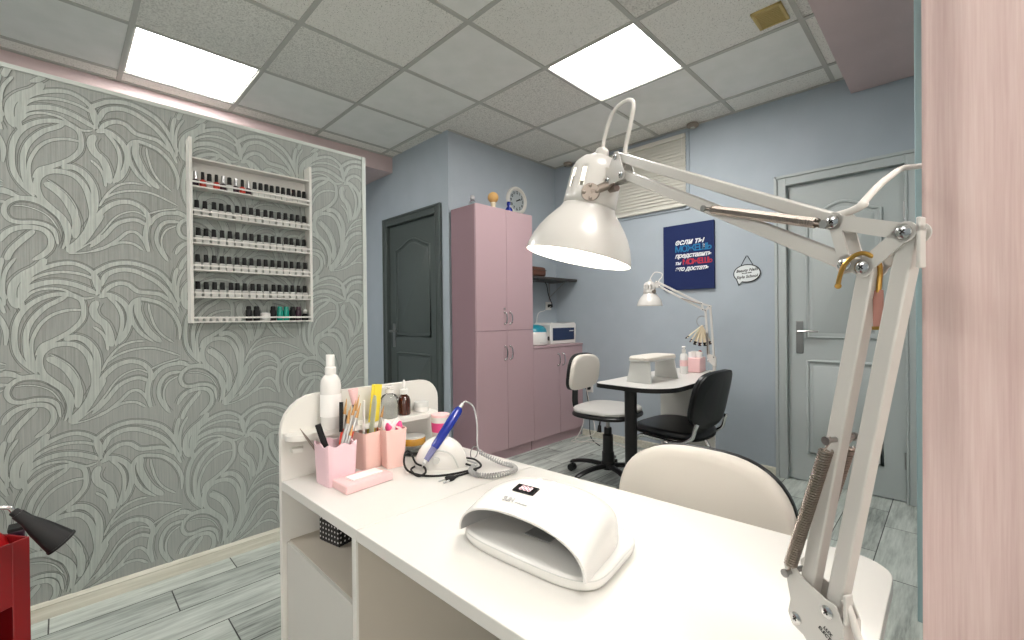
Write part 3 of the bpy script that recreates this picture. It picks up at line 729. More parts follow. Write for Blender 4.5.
def put(kind, x, z, label, rz=0, group='polish bottles in the wall rack'):
    o = protos[kind] if kind not in used else copy_tree(protos[kind])
    used.add(kind); o.location = (x, RY0+.030+rnd.uniform(-.003, .004), z); o.rotation_euler = (0, 0, rz); o['label'] = label; o['group'] = group
rows = ['top shelf', 'second shelf', 'third shelf', 'fourth shelf', 'fifth shelf', 'bottom shelf']
xa, xb = RX0+.035, RX1-.030
for ri, z in enumerate(reversed(SH)):
    rn = rows[ri]
    if ri == 0:
        ks = ['clear', 'red', 'std', 'red', 'clear', 'std', 'clear', 'red', 'clear']; xs = [xa-.006+.0268*i for i in range(9)]
        for i, (k, x) in enumerate(zip(ks, xs)):
            d_ = {'clear': 'silver-capped dark', 'red': 'black-capped red', 'std': 'black-capped white'}[k]
            put(k, x, z, '%s polish bottle, %s from the left on the rack\'s %s' % (d_, ordinal(i), rn))
        for i in range(10):
            put('std', xa+.235+.0262*i, z, 'black-capped white polish bottle, %s from the right on the rack\'s %s' % (ordinal(9-i), rn), rnd.uniform(-.2, .2))
    elif ri < 5:
        n = 16
        for i in range(n):
            x = xa+(xb-xa)*i/(n-1)+rnd.uniform(-.003, .003)
            put('std', x, z, 'black-capped white polish bottle, %s from the left on the rack\'s %s' % (ordinal(i), rn), rnd.uniform(-.15, .15))
    else:
        for k, f, lab in (('black', .43, 'plain black bottle, leftmost dark one on the rack\'s bottom shelf'), ('black', .505, 'plain black bottle just left of the round white jar on the rack\'s bottom shelf'),
                          ('black', .665, 'plain black bottle just right of the round white jar on the rack\'s bottom shelf'), ('teal', .735, 'glossy teal bottle, left one of the two on the rack\'s bottom shelf'),
                          ('teal', .80, 'glossy teal bottle, right one of the two on the rack\'s bottom shelf'), ('black', .865, 'black bottle right of the teal pair on the rack\'s bottom shelf'),
                          ('maroon', .925, 'dark maroon bottle near the right end of the rack\'s bottom shelf')):
            put(k, xa+(xb-xa)*f, z, lab)
        q = thing('cream_jar', 'round white jar between black bottles on the rack\'s bottom shelf', 'jar', (xa+(xb-xa)*.59, RY0+.032, z))
        MB().lathe([(.02, 0), (.022, .004), (.022, .022), (.0205, .024)], 20).build('body', 'bottle_white', q)
        MB().lathe([(.0225, .023), (.0225, .036), (.018, .040), (0, .041)], 20).build('lid', 'plastic_white', q)
        q = thing('polish_bottle', 'black bottle with a white ball cap at the right end of the rack\'s bottom shelf', 'bottle', (xa+(xb-xa)*1.0, RY0+.032, z))
        MB().lathe([(.015, 0), (.017, .004), (.017, .028), (.008, .036)], 18).build('body', 'cap_black', q)
        MB().sphere((0, 0, .047), .012, 14).build('cap', 'plastic_white', q)
        for i in range(7):
            q = thing('small_dish', 'tiny white dish, %s from the left on the rack\'s bottom shelf' % ordinal(i), 'dish', (xa+.006+.026*i, RY0+.03, z), 0, 'tiny white dishes in the rack')
            MB().lathe([(.007, 0), (.0095, .012), (.0098, .02), (.0085, .02), (.006, .006)], 14).build('bowl', 'plastic_white', q)
            MB().sphere((0, 0, .019), .004, 8).build('bead', 'plastic_white', q)

# ------------------------------------------------------------------ chairs
def sell(w_, h_, n=3.2, seg=36): 
    P = []
    for k in range(seg):
        a = 2*PI*k/seg; c_, s_ = math.cos(a), math.sin(a)
        P.append((w_/2*math.copysign(abs(c_)**(2/n), c_), h_/2*math.copysign(abs(s_)**(2/n), s_)))
    return P
def pad(mb, w_, h_, th, m, n=3.2, dome=.2, bend=0, mi=0, back=True, taper=0):
    L = []
    rings = [(.97, 0), (1, th*.18), (1, th*.62), (.975, th*.86)]+[(k, th*(1+dome*(1-k*k/.87))) for k in (.93, .85, .75, .62, .48, .34, .2, .08, .01)]
    for k, z in rings:
        L.append([m @ Vector((x*k*(1+taper*y/h_), y*k, z+bend*(x*k/w_*2)**2)) for x, y in sell(w_, h_, n, 48)])
    mb.loops(L, mi=mi); return mb
def typist_chair(label, loc, rz, seat_h, bw=.40, bh=.29, back_top=.88, tilt=.12, group='white padded swivel chairs', cn=3.3, rim=.012):
    """faces local -Y; the origin is on the floor under the column"""
    t = thing('swivel_chair', label, 'chair', (loc[0], loc[1], 0), rz, group)
    pad(MB(), .44, .42, .03, Matrix.Translation((0, 0, seat_h-.045)), n=3.0, dome=.3).build('seat', 'leather_gray', t)
    pad(MB(), .455, .435, .028, Matrix.Translation((0, 0, seat_h-.075)), n=3.0, dome=0).build('seat_shell', 'plastic_black', t)
    zc = back_top-bh/2
    mb_ = Matrix.Translation((0, .215, zc)) @ Matrix.Rotation(tilt, 4, 'X') @ Matrix.Rotation(PI/2, 4, 'X')
    pad(MB(), bw, bh, .035, mb_, n=cn, dome=.25, bend=.022, taper=-.06).build('backrest', 'leather_white', t)
    mb2 = mb_ @ Matrix.Translation((0, 0, -.022))
    pad(MB(), bw+rim, bh+rim, .026, mb2, n=cn, dome=0, bend=.022, taper=-.06).build('backrest_shell', 'plastic_black', t)
    m = MB(); yb = .245
    P = crom([(0, .08, seat_h-.085), (0, .2, seat_h-.09), (0, yb+.015, seat_h-.05), (0, yb+.02, seat_h+.08), (0, yb, zc)], 6)
    L = [[p+Vector((x, 0, 0))+Vector(o) for x, o in ((-.03, (0, -.006, -.004)), (.03, (0, -.006, -.004)), (.03, (0, .006, .004)), (-.03, (0, .006, .004)))] for p in P]
    m.loops(L); m.build('back_bar', 'plastic_black', t, bevel=.002)
    MB().bx(-.07, .07, -.09, .1, seat_h-.1, seat_h-.074).build('mechanism', 'plastic_black', t, bevel=.004)
    m = MB(); m.tube(crom([(-.05, 0, seat_h-.09), (-.12, -.01, seat_h-.095), (-.15, -.02, seat_h-.13)], 4), .006, 8); m.tube([(-.148, -.02, seat_h-.12), (-.158, -.022, seat_h-.165)], [.011, .016], 10); m.build('lever', 'plastic_black', t)
    MB().cyl((0, 0, .2), (0, 0, seat_h-.095), .013, seg=14).build('gas_spring', 'steel', t)
    MB().lathe([(.042, .10), (.042, .19), (.037, .195), (.035, .31), (.027, .315), (.026, .36)], 18).build('column_cover', 'plastic_black', t)
    MB().lathe([(.05, .075), (.052, .085), (.046, .125), (.036, .13)], 20).build('hub', 'plastic_black', t)
    for k in range(5):
        a = 2*PI*k/5+.35; c_, s_ = math.cos(a), math.sin(a)
        P = [(c_*r_, s_*r_, z) for r_, z in ((.03, .095), (.13, .098), (.22, .088), (.285, .072), (.30, .06))]
        l_ = MB().tube(crom(P, 3), [.026, .026, .025, .024, .023, .022, .022, .021, .020, .019, .018, .016, .012], 10, flat=.62).build('leg', 'plastic_black', t)
        m = MB(); tx, ty = -s_, c_
        for e in (-1, 1): m.cyl((c_*.292+tx*e*.006, s_*.292+ty*e*.006, .026), (c_*.292+tx*e*.024, s_*.292+ty*e*.024, .026), .026, seg=16)
        m.cyl((c_*.288, s_*.288, .03), (c_*.288, s_*.288, .07), .007, seg=8); m.build('caster', 'plastic_black', l_)
    return t
typist_chair('white-seated swivel chair behind the small table, beside the pink cabinets', (2.68, 1.72), math.radians(4), .525, bw=.37, bh=.255, back_top=.865)
typist_chair('large white backrest chair just across the near white desk', (.885, .430), math.radians(-88), .50, bw=.415, bh=.34, back_top=.806, tilt=-.06, cn=2.8, rim=.001)

def visitor_chair(label, loc, rz):
    """faces local -Y"""
    t = thing('visitor_chair', label, 'chair', (loc[0], loc[1], 0), rz)
    pad(MB(), .45, .42, .035, Matrix.Translation((0, 0, .425)) @ Matrix.Rotation(-.03, 4, 'X'), n=3.0, dome=.25, bend=.012).build('seat', 'leather_black', t)
    pad(MB(), .455, .425, .012, Matrix.Translation((0, 0, .413)) @ Matrix.Rotation(-.03, 4, 'X'), n=3.0, dome=0, bend=.012).build('seat_pan', 'plastic_black', t)
    mb_ = Matrix.Translation((0, .255, .650)) @ Matrix.Rotation(-.22, 4, 'X') @ Matrix.Rotation(PI/2, 4, 'X')
    pad(MB(), .45, .335, .03, mb_, n=3.4, dome=.3, bend=.03, taper=-.05).build('backrest', 'leather_black', t)
    pad(MB(), .455, .34, .014, mb_ @ Matrix.Translation((0, 0, -.013)), n=3.4, dome=0, bend=.03, taper=-.05).build('backrest_shell', 'plastic_black', t)
    for e in (-1, 1):
        x = e*.2
        P = crom([(x*1.05, -.2, 0.012), (x*1.03, -.18, .28), (x, -.13, .40), (x, -.02, .408), (x, .12, .405), (x*1.0, .2, .44), (x*.98, .222, .50), (x*.97, .235, .53)], 6)
        MB().tube(P, .011, 10).build('side_frame', 'chrome', t)
        P = crom([(x*1.02, .05, .402), (x*1.04, .12, .30), (x*1.06, .24, .012)], 6)
        l_ = MB().tube(P, .011, 10).build('rear_leg', 'chrome', t)
        MB().cyl((x*1.06, .24, 0), (x*1.06, .24, .03), .014, seg=12).build('foot_cap', 'rubber_black', l_)
        MB().cyl((x*1.05, -.2, 0), (x*1.05, -.2, .03), .014, seg=12).build('foot_cap', 'rubber_black', t)
    MB().cyl((-.2, -.12, .398), (.2, -.12, .398), .009, seg=10).build('cross_bar', 'chrome', t)
    MB().cyl((-.2, .1, .398), (.2, .1, .398), .009, seg=10).build('cross_bar', 'chrome', t)
    return t
visitor_chair('black padded chrome-framed chair tucked under the small table', (2.68, 1.235), PI-.05)

# ------------------------------------------------------------------ far table
t = thing('small_table', 'small white table with black edge and leg against the right wall', 'table', (0, 0, 0))
def arc(cx, cy, r_, a0, a1, n=8): return [(cx+r_*math.cos(math.radians(a0+(a1-a0)*i/n)), cy+r_*math.sin(math.radians(a0+(a1-a0)*i/n))) for i in range(n+1)]
TP = [(3.02, 1.045), (3.11, 1.07), (3.17, 1.12), (3.20, 1.19)] + [(3.20, 1.45), (3.16, 1.49)] + arc(2.225, 1.44, .05, 90, 180, 6) + arc(2.345, 1.225, .18, 180, 270, 12)
MB().prism(TP, .7265, .7495).build('tabletop', 'desk_top_white', t)
m = MB()
cen = (2.8, 1.27)
def off(P, d_):
    n = len(P); out = []
    for i in range(n):
        a, b, c = Vector(P[i-1]), Vector(P[i]), Vector(P[(i+1) % n]); e1 = (b-a); e2 = (c-b)
        nn = (Vector((e1.y, -e1.x)).normalized()+Vector((e2.y, -e2.x)).normalized()).normalized(); out.append((b.x+nn.x*d_, b.y+nn.y*d_))
    return out
ar = sum(TP[i-1][0]*TP[i][1]-TP[i][0]*TP[i-1][1] for i in range(len(TP)))
TO = off(TP, .0025 if ar > 0 else -.0025); TO = [(min(x, XR-.002), y) for x, y in TO]
m.prism(TO, .724, .7475); m.build('edge_band', 'dark_table_edge', t)
l_ = MB().cyl((2.262, 1.30, .03), (2.262, 1.30, .724), .034, seg=24).build('leg', 'dark_table_edge', t)
MB().lathe([(.05, 0), (.05, .012), (.036, .03)], 24, Matrix.Translation((2.262, 1.30, 0))).build('foot', 'dark_table_edge', l_)
MB().lathe([(.055, .715), (.055, .724)], 24, Matrix.Translation((2.262, 1.30, 0))).build('mounting_plate', 'dark_table_edge', l_)
MB().bx(2.935, 2.951, 1.09, 1.455, 0, .724).build('side_panel', 'white_melamine', t)
MB().bx(2.951, 3.5, 1.44, 1.456, .35, .724).build('modesty_panel', 'white_melamine', t)
# arm rest
t = thing('arm_rest', 'white padded manicure arm rest standing on the small table', 'armrest', (2.50, 1.285, .7495), math.radians(-2))
for x, e in ((-.145, -1), (.145, 1)):
    m = MB()
    m.loops([[(x+e*.018*k-.006*1, -.062-.016*(1-q), z), (x+e*.018*k+.006, -.062-.016*(1-q), z), (x+e*.018*k+.006, .062+.016*(1-q), z), (x+e*.018*k-.006, .062+.016*(1-q), z)] for q, k, z in ((0, 1, 0), (.5, .3, .06), (1, 0, .130))])
    m.build('leg', 'plastic_gray', t, bevel=.003)
pad(MB(), .35, .155, .022, Matrix.Translation((0, 0, .128)), n=5, dome=.35).build('cushion', 'leather_white', t)
pad(MB(), .352, .157, .012, Matrix.Translation((0, 0, .122)), n=5, dome=0).build('base_board', 'plastic_gray', t)
# pump bottle on small table
def pump_bottle(label, loc, h=.18, r_=.024, mat='plastic_white', name='pump_bottle'):
    t = thing(name, label, 'bottle', loc)
    MB().lathe([(r_*.92, 0), (r_, .004), (r_, h*.62), (r_*.8, h*.7), (r_*.4, h*.74), (r_*.4, h*.78)], 22).build('body', mat, t)
    MB().lathe([(r_*.52, h*.76), (r_*.52, h*.86), (r_*.25, h*.88), (r_*.22, h*.93)], 18).build('collar', 'plastic_white', t)
    m = MB(); m.box((0, 0, h*.955), (r_*.9, r_*.7, h*.055)); m.box((-r_*.7, 0, h*.955), (r_*1.0, r_*.4, h*.035)); m.build('pump_head', 'plastic_white', t, bevel=.002)
    return t
q = pump_bottle('white pump bottle with a pink spot on the small table', (2.91, 1.275, .7495), .185, .026)
MB().lathe([(.0264, .05), (.0264, .09)], 22, cap0=False, cap1=False).build('label', 'pink_box', q)
t = thing('tool_organizer', 'pale pink organizer with white rolls at the back of the small table', 'organizer', (3.06, 1.255, .7495), .1)
m = MB(); m.box((0, 0, .05), (.14, .09, .10)); m.build('tray', 'cup_pink', t, bevel=.008)
for x, y in ((-.035, .018), (.03, .018), (-.002, -.02)): MB().lathe([(.022, .08), (.022, .125), (.009, .127), (.009, .1)], 18, Matrix.Translation((x, y, .012))).build('roll', 'paper_white', t)
MB().sphere((.055, -.01, .12), .018, 12, sc=(1, 1, 1.3)).build('red_pompom', 'red_gloss', t)

# ------------------------------------------------------------------ jointed desk lamps
def helix(a, b, r_, wr, turns, seg=7, ends=True):
    a, b = Vector(a), Vector(b); z = (b-a).normalized(); x = z.orthogonal().normalized(); y = z.cross(x); n = int(turns*seg)
    P = [a+(b-a)*(i/n)+(x*math.cos(2*PI*i/seg)+y*math.sin(2*PI*i/seg))*r_ for i in range(n+1)]
    return P, wr
def desk_lamp(label, loc, az, LV, UV, rim, axis, lit, plate_t=.0115, detail=True, hs=1.0):
    """local x runs in the plane of the arms, local y across it"""
    t = thing('desk_lamp', label, 'lamp', loc, az, None)
    bl, br = Vector((.0172, 0, .0763)), Vector((-.0138, 0, .1014))
    c, d = bl+LV, br+LV; a, b = c+Vector((.0249, 0, .0448)), c+Vector((.0147, 0, .0043))
    ha = a+UV; hb = b+UV+Vector((-.006, 0, .006))
    V = lambda s, y, z: Vector((s, y, z))
    pm = Matrix(((1, 0, 0, 0), (0, 0, 1, 0), (0, 1, 0, 0), (0, 0, 0, 1)))      # (s, z, depth) -> local
    # clamp
    m = MB(); m.bx(-.055, .012, -.022, .022, 0.001, .009); m.bx(-.055, -.043, -.022, .022, -.052, .009); m.bx(-.055, .006, -.018, .018, -.06, -.05)
    k = m.build('clamp', 'lamp_white', t, bevel=.002)
    MB().cyl((-.012, 0, -.085), (-.012, 0, -.024), .004, seg=12).build('screw', 'chrome', k)
    MB().lathe([(.012, -.028), (.012, -.0235)], 16, Matrix.Translation((-.012, 0, 0))).build('screw_pad', 'chrome', k)
    MB().lathe([(.014, -.095), (.014, -.083)], 12, Matrix.Translation((-.012, 0, 0))).build('knob', 'lamp_white', k)
    MB().lathe([(.011, .009), (.011, .05), (.009, .055)], 18, Matrix.Translation((-.016, 0, 0))).build('pin_sleeve', 'lamp_white', t)
    # lower plates
    poly = [(.030, .124), (.0235, .092), (.026, .078), (.022, .068), (.010, .064), (-.012, .042), (-.0265, .040), (-.028, .098), (-.021, .112), (-.012, .1125), (.008, .119), (.020, .128), (.026, .129)]
    for e in (1, -1):
        MB().prism(poly, e*plate_t-.0009, e*plate_t+.0009, pm).build('base_plate', 'lamp_white', t, bevel=.0006)
    MB().bx(-.0285, -.0265, -plate_t, plate_t, .042, .098).build('plate_web', 'lamp_white', t)
    # arms (square tubes)
    def bar(p, q, name, w_=.0138, e0=.004, e1=.004):
        p, q = Vector(p), Vector(q); u = (q-p).normalized(); o = MB().bar(p-u*e0, q+u*e1, w_, w_, up=(0, 1, 0)).build(name, 'lamp_white', t, bevel=.0016); return o
    bar(bl, c, 'lower_arm'); bar(br, d, 'lower_arm')
    ub = bar(a, ha, 'upper_arm', .0135); bar(b, hb, 'upper_arm', .0135)
    # elbow plates: a quadrilateral frame with its inner window
    for e in (1, -1):
        m = MB(); y = e*.0092
        pts = [a, d, c, b]
        def strip(p, q, w_):
            m.bar(Vector(p)+V(0, y, 0), Vector(q)+V(0, y, 0), w_, .0016, up=(0, 1, 0)) if False else None
            u = (Vector(q)-Vector(p)).normalized(); nx = Vector((-u.z, 0, u.x))*w_/2
            P2 = [(v.x, v.z) for v in (Vector(p)+nx, Vector(p)-nx, Vector(q)-nx, Vector(q)+nx)]
            m.prism(P2, y-.0008, y+.0008, pm)
        strip(a, d, .013); strip(d, c, .013); strip(c, b, .013); strip(b, a, .010)
        for p in pts: m.cyl(p+V(0, y-.0008, 0), p+V(0, y+.0008, 0), .0085, seg=18)
        m.build('elbow_plate', 'lamp_white', t)
    # head plates
    kn = ha+Vector((.024, 0, -.032))
    for e in (1, -1):
        P2 = [(ha.x+.004, ha.z+.009), (ha.x-.007, ha.z+.007), (hb.x-.009, hb.z-.002), (hb.x-.006, hb.z-.009), (kn.x-.004, kn.z-.009), (kn.x+.018, kn.z-.004), (kn.x+.020, kn.z+.03), (ha.x+.02, ha.z-.012), (ha.x+.009, ha.z+.004)]
        MB().prism(P2, e*.0095-.0008, e*.0095+.0008, pm).build('head_plate', 'lamp_white', t, bevel=.0005)
    # bolts
    for p, y in ((bl, plate_t), (br, plate_t), (a, .010), (c, .010), (d, .010), (b, .010), (ha, .0105), (hb, .0105), (kn, .0105)):
        m = MB(); m.cyl(p+V(0, -y-.0028, 0), p+V(0, y+.0028, 0), .0036, seg=12)
        for e in (1, -1): m.lathe([(.0058, 0), (.0058, .0012), (.0042, .0022)], 16, Matrix.Translation(p+V(0, e*(y+.0008), 0)) @ Matrix.Rotation(-e*PI/2, 4, 'X'))
        if detail:
            for e in (1, -1):
                for r_ in (0, PI/2):
                    m.box(None, (.0048, .0006, .0010), mi=1, mat=Matrix.Translation(p+V(0, e*(y+.0031), 0)) @ Matrix.Rotation(PI/4+r_, 4, 'Y'))
        m.build('bolt', ['chrome', 'dark_hole'], t)
    # springs
    s0 = Vector((.0235, 0, .1195)); s1 = bl+(c-bl)*.545+Vector((-.002, 0, 0)); u0 = b+(hb-b)*.47; u1 = a+Vector((.004, 0, -.002))
    for p, q, nm, r_ in ((s0, s1, 'lower_spring', .0052), (u0, u1, 'upper_spring', .0042)):
        for e in (1, -1):
            y = e*(.0150 if nm == 'lower_spring' else .0125); P = p+V(0, y, 0); Q = q+V(0, y, 0); u = (Q-P).normalized()
            if detail:
                hx, wr = helix(P+u*.010, Q-u*.010, r_, .00115, (Q-P).length/.0031)
                m = MB(); m.tube(hx, wr, 5)
                for en, sg in ((P, 1), (Q, -1)):
                    m.tube([en+u*sg*.011+Vector((0, r_*.8, 0)), en+u*sg*.006, en+u*sg*.002+V(0, .003, 0), en+u*sg*-.003, en+u*sg*.002-V(0, .003, 0), en+u*sg*.006], .0009, 6)
            else:
                m = MB(); m.cyl(P, Q, r_*.9, seg=10)
            m.build(nm, 'bronze_steel', t)
        for en in (p, q):
            m = MB(); yy = .0150 if nm == 'lower_spring' else .0125
            m.cyl(en+V(0, -yy-.004, 0), en+V(0, yy+.004, 0), .0026, seg=12)
            for e in (1, -1): m.cyl(en+V(0, e*(yy+.0035), 0), en+V(0, e*(yy+.0055), 0), .0040, seg=14)
            m.build('spring_pin', 'steel', t)
    # head: housing and shade
    ax = Vector(axis).normalized(); zq = Vector((0, 0, 1)).rotation_difference(ax).to_matrix().to_4x4()
    O = ha+Vector(rim); hm = Matrix.Translation(O) @ zq @ Matrix.Scale(hs, 4)
    prof = [(.0900, 0), (.0912, .0008), (.0905, .004), (.0885, .014), (.084, .028), (.077, .043), (.068, .057), (.058, .070), (.051, .078), (.047, .084), (.0455, .088)]
    sh = MB().lathe(prof, 64, hm, cap0=False, cap1=False).build('lamp_shade', ['lamp_white'], t, ang=60, solid=.0012)
    MB().lathe([(.0895, .0012), (.0875, .014), (.083, .028), (.076, .043), (.067, .057), (.057, .070), (.050, .078), (.044, .088), (.042, .098)], 64, hm, cap0=False, cap1=False).build('shade_lining', 'lamp_inner', sh, ang=60)
    m = MB(); hp = [(.0455, .086), (.0452, .10), (.0445, .113), (.0435, .145), (.042, .152), (.038, .162), (.030, .171), (.018, .177), (.009, .179)]
    seg = 72; V2 = [[m.bm.verts.new(hm @ Vector((r_*math.cos(2*PI*j/seg), r_*math.sin(2*PI*j/seg), h))) for j in range(seg)] for r_, h in hp]
    for i in range(len(hp)-1):
        for j in range(seg):
            # ventilation slots: the tall band, two cells out of every six, on the side away from the joint
            if i == 2 and (j % 6) in (0, 1) and not 30 <= j <= 46: continue
            m.bm.faces.new((V2[i][j], V2[i][(j+1) % seg], V2[i+1][(j+1) % seg], V2[i+1][j]))
    m.bm.faces.new(V2[-1])
    m.build('lamp_housing', 'lamp_white', t, ang=60, solid=.0012)
    MB().lathe([(.011, .178), (.012, .181), (.011, .188), (.007, .192)], 18, hm @ Matrix.Translation((-.004, 0, 0))).build('cable_gland', 'lamp_white', t)
    # joint between head plates and housing
    side = hm @ Vector((-.0375, .0225, .103))
    m = MB(); m.cyl(kn+V(.0, 0, -.004), side, .0075, seg=14); m.cyl(kn+V(-.012, 0, -.016), kn+V(.028, 0, -.010), .0055, seg=12)
    m.build('joint_rod', 'bronze_steel', t)
    m = MB(); n_ = (Vector(side)-Vector(hm @ Vector((0, 0, .108)))).normalized()
    m.cyl(side-n_*.004, side+n_*.006, .017, .015, seg=20)
    for k in range(4): 
        q = side+n_*.006+n_.cross(Vector((0, 0, 1))).normalized()*.011*math.cos(k*PI/2)+Vector((0, 0, .011*math.sin(k*PI/2))); m.sphere(q, .0034, 8)
    m.build('joint_plate', 'bronze_steel', t)
    MB().lathe([(.010, .09), (.0165, .094), (.0185, .11), (.0185, .15), (.01, .155)], 20, hm).build('bulb_socket', 'lamp_inner', t)
    bb = MB().lathe([(.012, .092), (.015, .086), (.024, .070), (.029, .054), (.028, .040), (.02, .028), (.008, .0225), (0, .022)], 24, hm).build('bulb', 'bulb_glow' if lit else 'plastic_white', t)
    # cord: gland -> loop -> head plates, then out at the elbow
    g = hm @ Vector((-.004, 0, .189)); top = (g+ha)/2
    m = MB(); P = [g, g+Vector((-.008, 0, .022)), g+Vector((-.034, 0, .052)), Vector((ha.x-.014, 0, g.z+.050)), Vector((ha.x-.036, 0, g.z+.038)), Vector((ha.x-.030, 0, g.z+.012)), ha+V(-.014, 0, .012), ha+V(-.006, 0, -.02)]
    m.tube(crom(P, 8), .0034, 10); m.build('head_cord', 'cord_white', t)
    return t, a, c, d
lamp, pa, pc, pd = desk_lamp('large white jointed desk lamp, lit, clamped to the near white desk', (.5193, .0927, .75), math.radians(65),
    Vector((-.0626, 0, .3446)), Vector((.352, 0, .1805)), (.0901, .0336, -.1583), (-.0978, -.2019, .9745), True, hs=1.06)
l2, *_ = desk_lamp('small unlit white jointed lamp clamped to the far small table', (3.10, 1.166, .7495), math.radians(100),
    Vector((.02, 0, .345)), Vector((.300, 0, .165)), (.055, 0, -.172), (0, 0, 1), False, detail=False)
# plate lettering on the near lamp
for s_, dz, sz in (('LUX', .0075, .0045), ('ELECTRIC', .002, .0045), ('LTD', -.0035, .0045)):
    text_mesh(s_, sz, 'ink_black', lamp, 'lettering', (-.0155+(-.002 if s_ == 'LTD' else .001), .0127, .076+dz), (PI/2, math.radians(30), PI), bold=.0001, depth=.0001)
# cord holder and cords of the near lamp
m = MB(); m.bx(pd.x-.0115, pd.x-.0085, .004, .012, pd.z-.030, pd.z+.010); m.bx(pd.x-.0115, pd.x-.0085, .004, .012, pd.z-.002, pd.z+.004); m.build('cord_clip', 'lamp_white', lamp, bevel=.001)
cm = Matrix.Translation((.5193, .0927, .75)) @ Matrix.Rotation(math.radians(65), 4, 'Z')
ci = cm.inverted()
W_ = lambda *p: ci @ Vector(p)
P = [pa+Vector((.03, 0, .006)), pa+Vector((-.006, 0, .008)), pa+Vector((-.02, 0, .012)), W_(.533, .061, 1.234), W_(.615, .048, 1.274), W_(.745, .033, 1.312), W_(.80, -.03, 1.30), W_(.83, -.2, 1.1), W_(.84, -.35, .5)]
MB().tube(crom(P, 8), .0034, 10).build('power_cord', 'cord_white', lamp)
P = [Vector((-.026, .006, .118)), Vector((-.031, .006, .108)), Vector((-.036, .004, .09)), Vector((-.052, .002, .055)), Vector((-.075, 0, .01)), Vector((-.09, 0, -.08)), Vector((-.1, 0, -.4))]
MB().tube(crom(P, 6), .0032, 10).build('lower_cord', 'cord_white', lamp)
m = MB(); m.bx(-.0305, -.0275, .002, .012, .098, .125); m.build('cord_clip', 'lamp_white', lamp, bevel=.001)
# brass hook with tag hanging at the elbow
t = thing('brass_hook', 'brass wire hook with a pink tag hung on the elbow of the large desk lamp', 'hook', cm @ Vector((pc.x, 0, pc.z)), math.radians(65))
P = [(.019, .013, -.014), (.017, .0135, -.006), (.013, .014, .003), (.006, .0135, .010), (-.001, .0125, .0120), (-.006, .010, .0095), (-.0085, .004, .004), (-.0075, 0, -.004), (-.0055, -.001, -.022)]
MB().tube(crom(P, 6), .0020, 8).sphere((.019, .013, -.015), .0028, 8).build('hook_wire', 'brass', t)
MB().bx(-.0098, -.0018, -.0010, .0005, -.052, -.020).build('tag', 'tag_pink', t, bevel=.0005)
MB().bx(-.0104, -.0012, -.0015, .001, -.0545, -.0515).build('tag_edge', 'brass', t)

# fan of sample sticks hanging on the far lamp
fl = Matrix.Translation((3.10, 1.166, .7495)) @ Matrix.Rotation(math.radians(100), 4, 'Z')
o_ = fl @ Vector((.060, .0, .375))
t = thing('sample_fan', 'fan of cream nail-sample sticks hanging from a ring on the far lamp', 'samples', o_, 0)
R_ = [(.036*math.cos(2*PI*k/24)*-.70+0, .036*math.cos(2*PI*k/24)*.71, .036*math.sin(2*PI*k/24)-.03) for k in range(24)]
MB().tube(R_, .0022, 6, closed=True).build('ring', 'steel', t)
for k in range(6):
    a = math.radians(-52+k*15); dx = math.sin(a)
    p0 = Vector((-.70*0, .0, -.058)); p1 = p0+Vector((-.70*-dx*.135, .71*-dx*.135, -math.cos(a)*.135))
    q = MB().tube([p0, p0+(p1-p0)*.5, p1], [.005, .010, .012], 8, flat=.35).build('stick', 'cream_stick', t)
    MB().tube([p1-(p1-p0)*.12, p1+(p1-p0)*.06], [.0122, .010], 8, flat=.4).build('painted_tip', 'cap_black' if k % 2 == 0 else 'maroon', q)

# ------------------------------------------------------------------ curtain
m = MB(); top = []; L = []
ys = [.024-.0045*i for i in range(150)]
for z, dy, am in ((.015, .002, 1.1), (.6, .0015, 1.05), (1.13, .0, 1.0), (1.8, -.002, .85), (2.3, -.003, .7), (2.60, -.003, .6)):
    row = []
    for i, y in enumerate(ys):
        ph = i*.155
        x = .645+am*(.0050*math.sin(ph*2.0+1.9+.2*math.sin(z*2))+.007*math.sin(ph*.8+.9+z*.15)+.0012*math.sin(ph*4.3+z*.5))
        row.append(Vector((x, y+dy, z)))
    L.append(row)
fine = []
for j in range(len(ys)):
    col = crom([r_[j] for r_ in L], 4); fine.append(col)
rowsL = [[fine[j][k] for j in range(len(ys))] for k in range(len(fine[0]))]
m.loops(rowsL, closed=False)
hem = m.build('curtain', 'curtain_linen', solid=.0016, ang=80)
tag(hem, 'pale pink linen curtain hanging in folds at the right edge', 'curtain')
o = MB().cyl((.645, .06, 2.617), (.645, -1.9, 2.617), .012, seg=14).build('curtain_rod', 'steel'); tag(o, 'thin steel rod carrying the pink curtain under the ceiling', 'rod')

# ------------------------------------------------------------------ near desk
t = thing('manicure_desk', 'long white manicure desk with rounded corner and raised rear shelf panel', 'desk', (0, 0, 0))
xn = lambda y: .362+(1.146-y)*.0255          # near long edge
xf = lambda y: .826+(1.146-y)*.058           # far long edge
YS = .768
MAIN = [(xn(YS), YS-.0006), (xn(.10)+.0, .10)] + arc(xn(.10)+.035, .098, .035, 180, 270, 5) + arc(xf(.10)-.055, .118, .055, 270, 360, 10) + [(xf(YS), YS-.0006)]
MB().prism(MAIN, .729, .75).build('desktop', 'desk_top_white', t, bevel=.0012)
MB().prism([(xn(YS), YS+.0006), (xf(YS), YS+.0006), (xf(1.13), 1.13), (xn(1.13), 1.13)], .729, .7502).build('cabinet_top', 'desk_top_white', t, bevel=.0012)
TR = .05; zt = .948
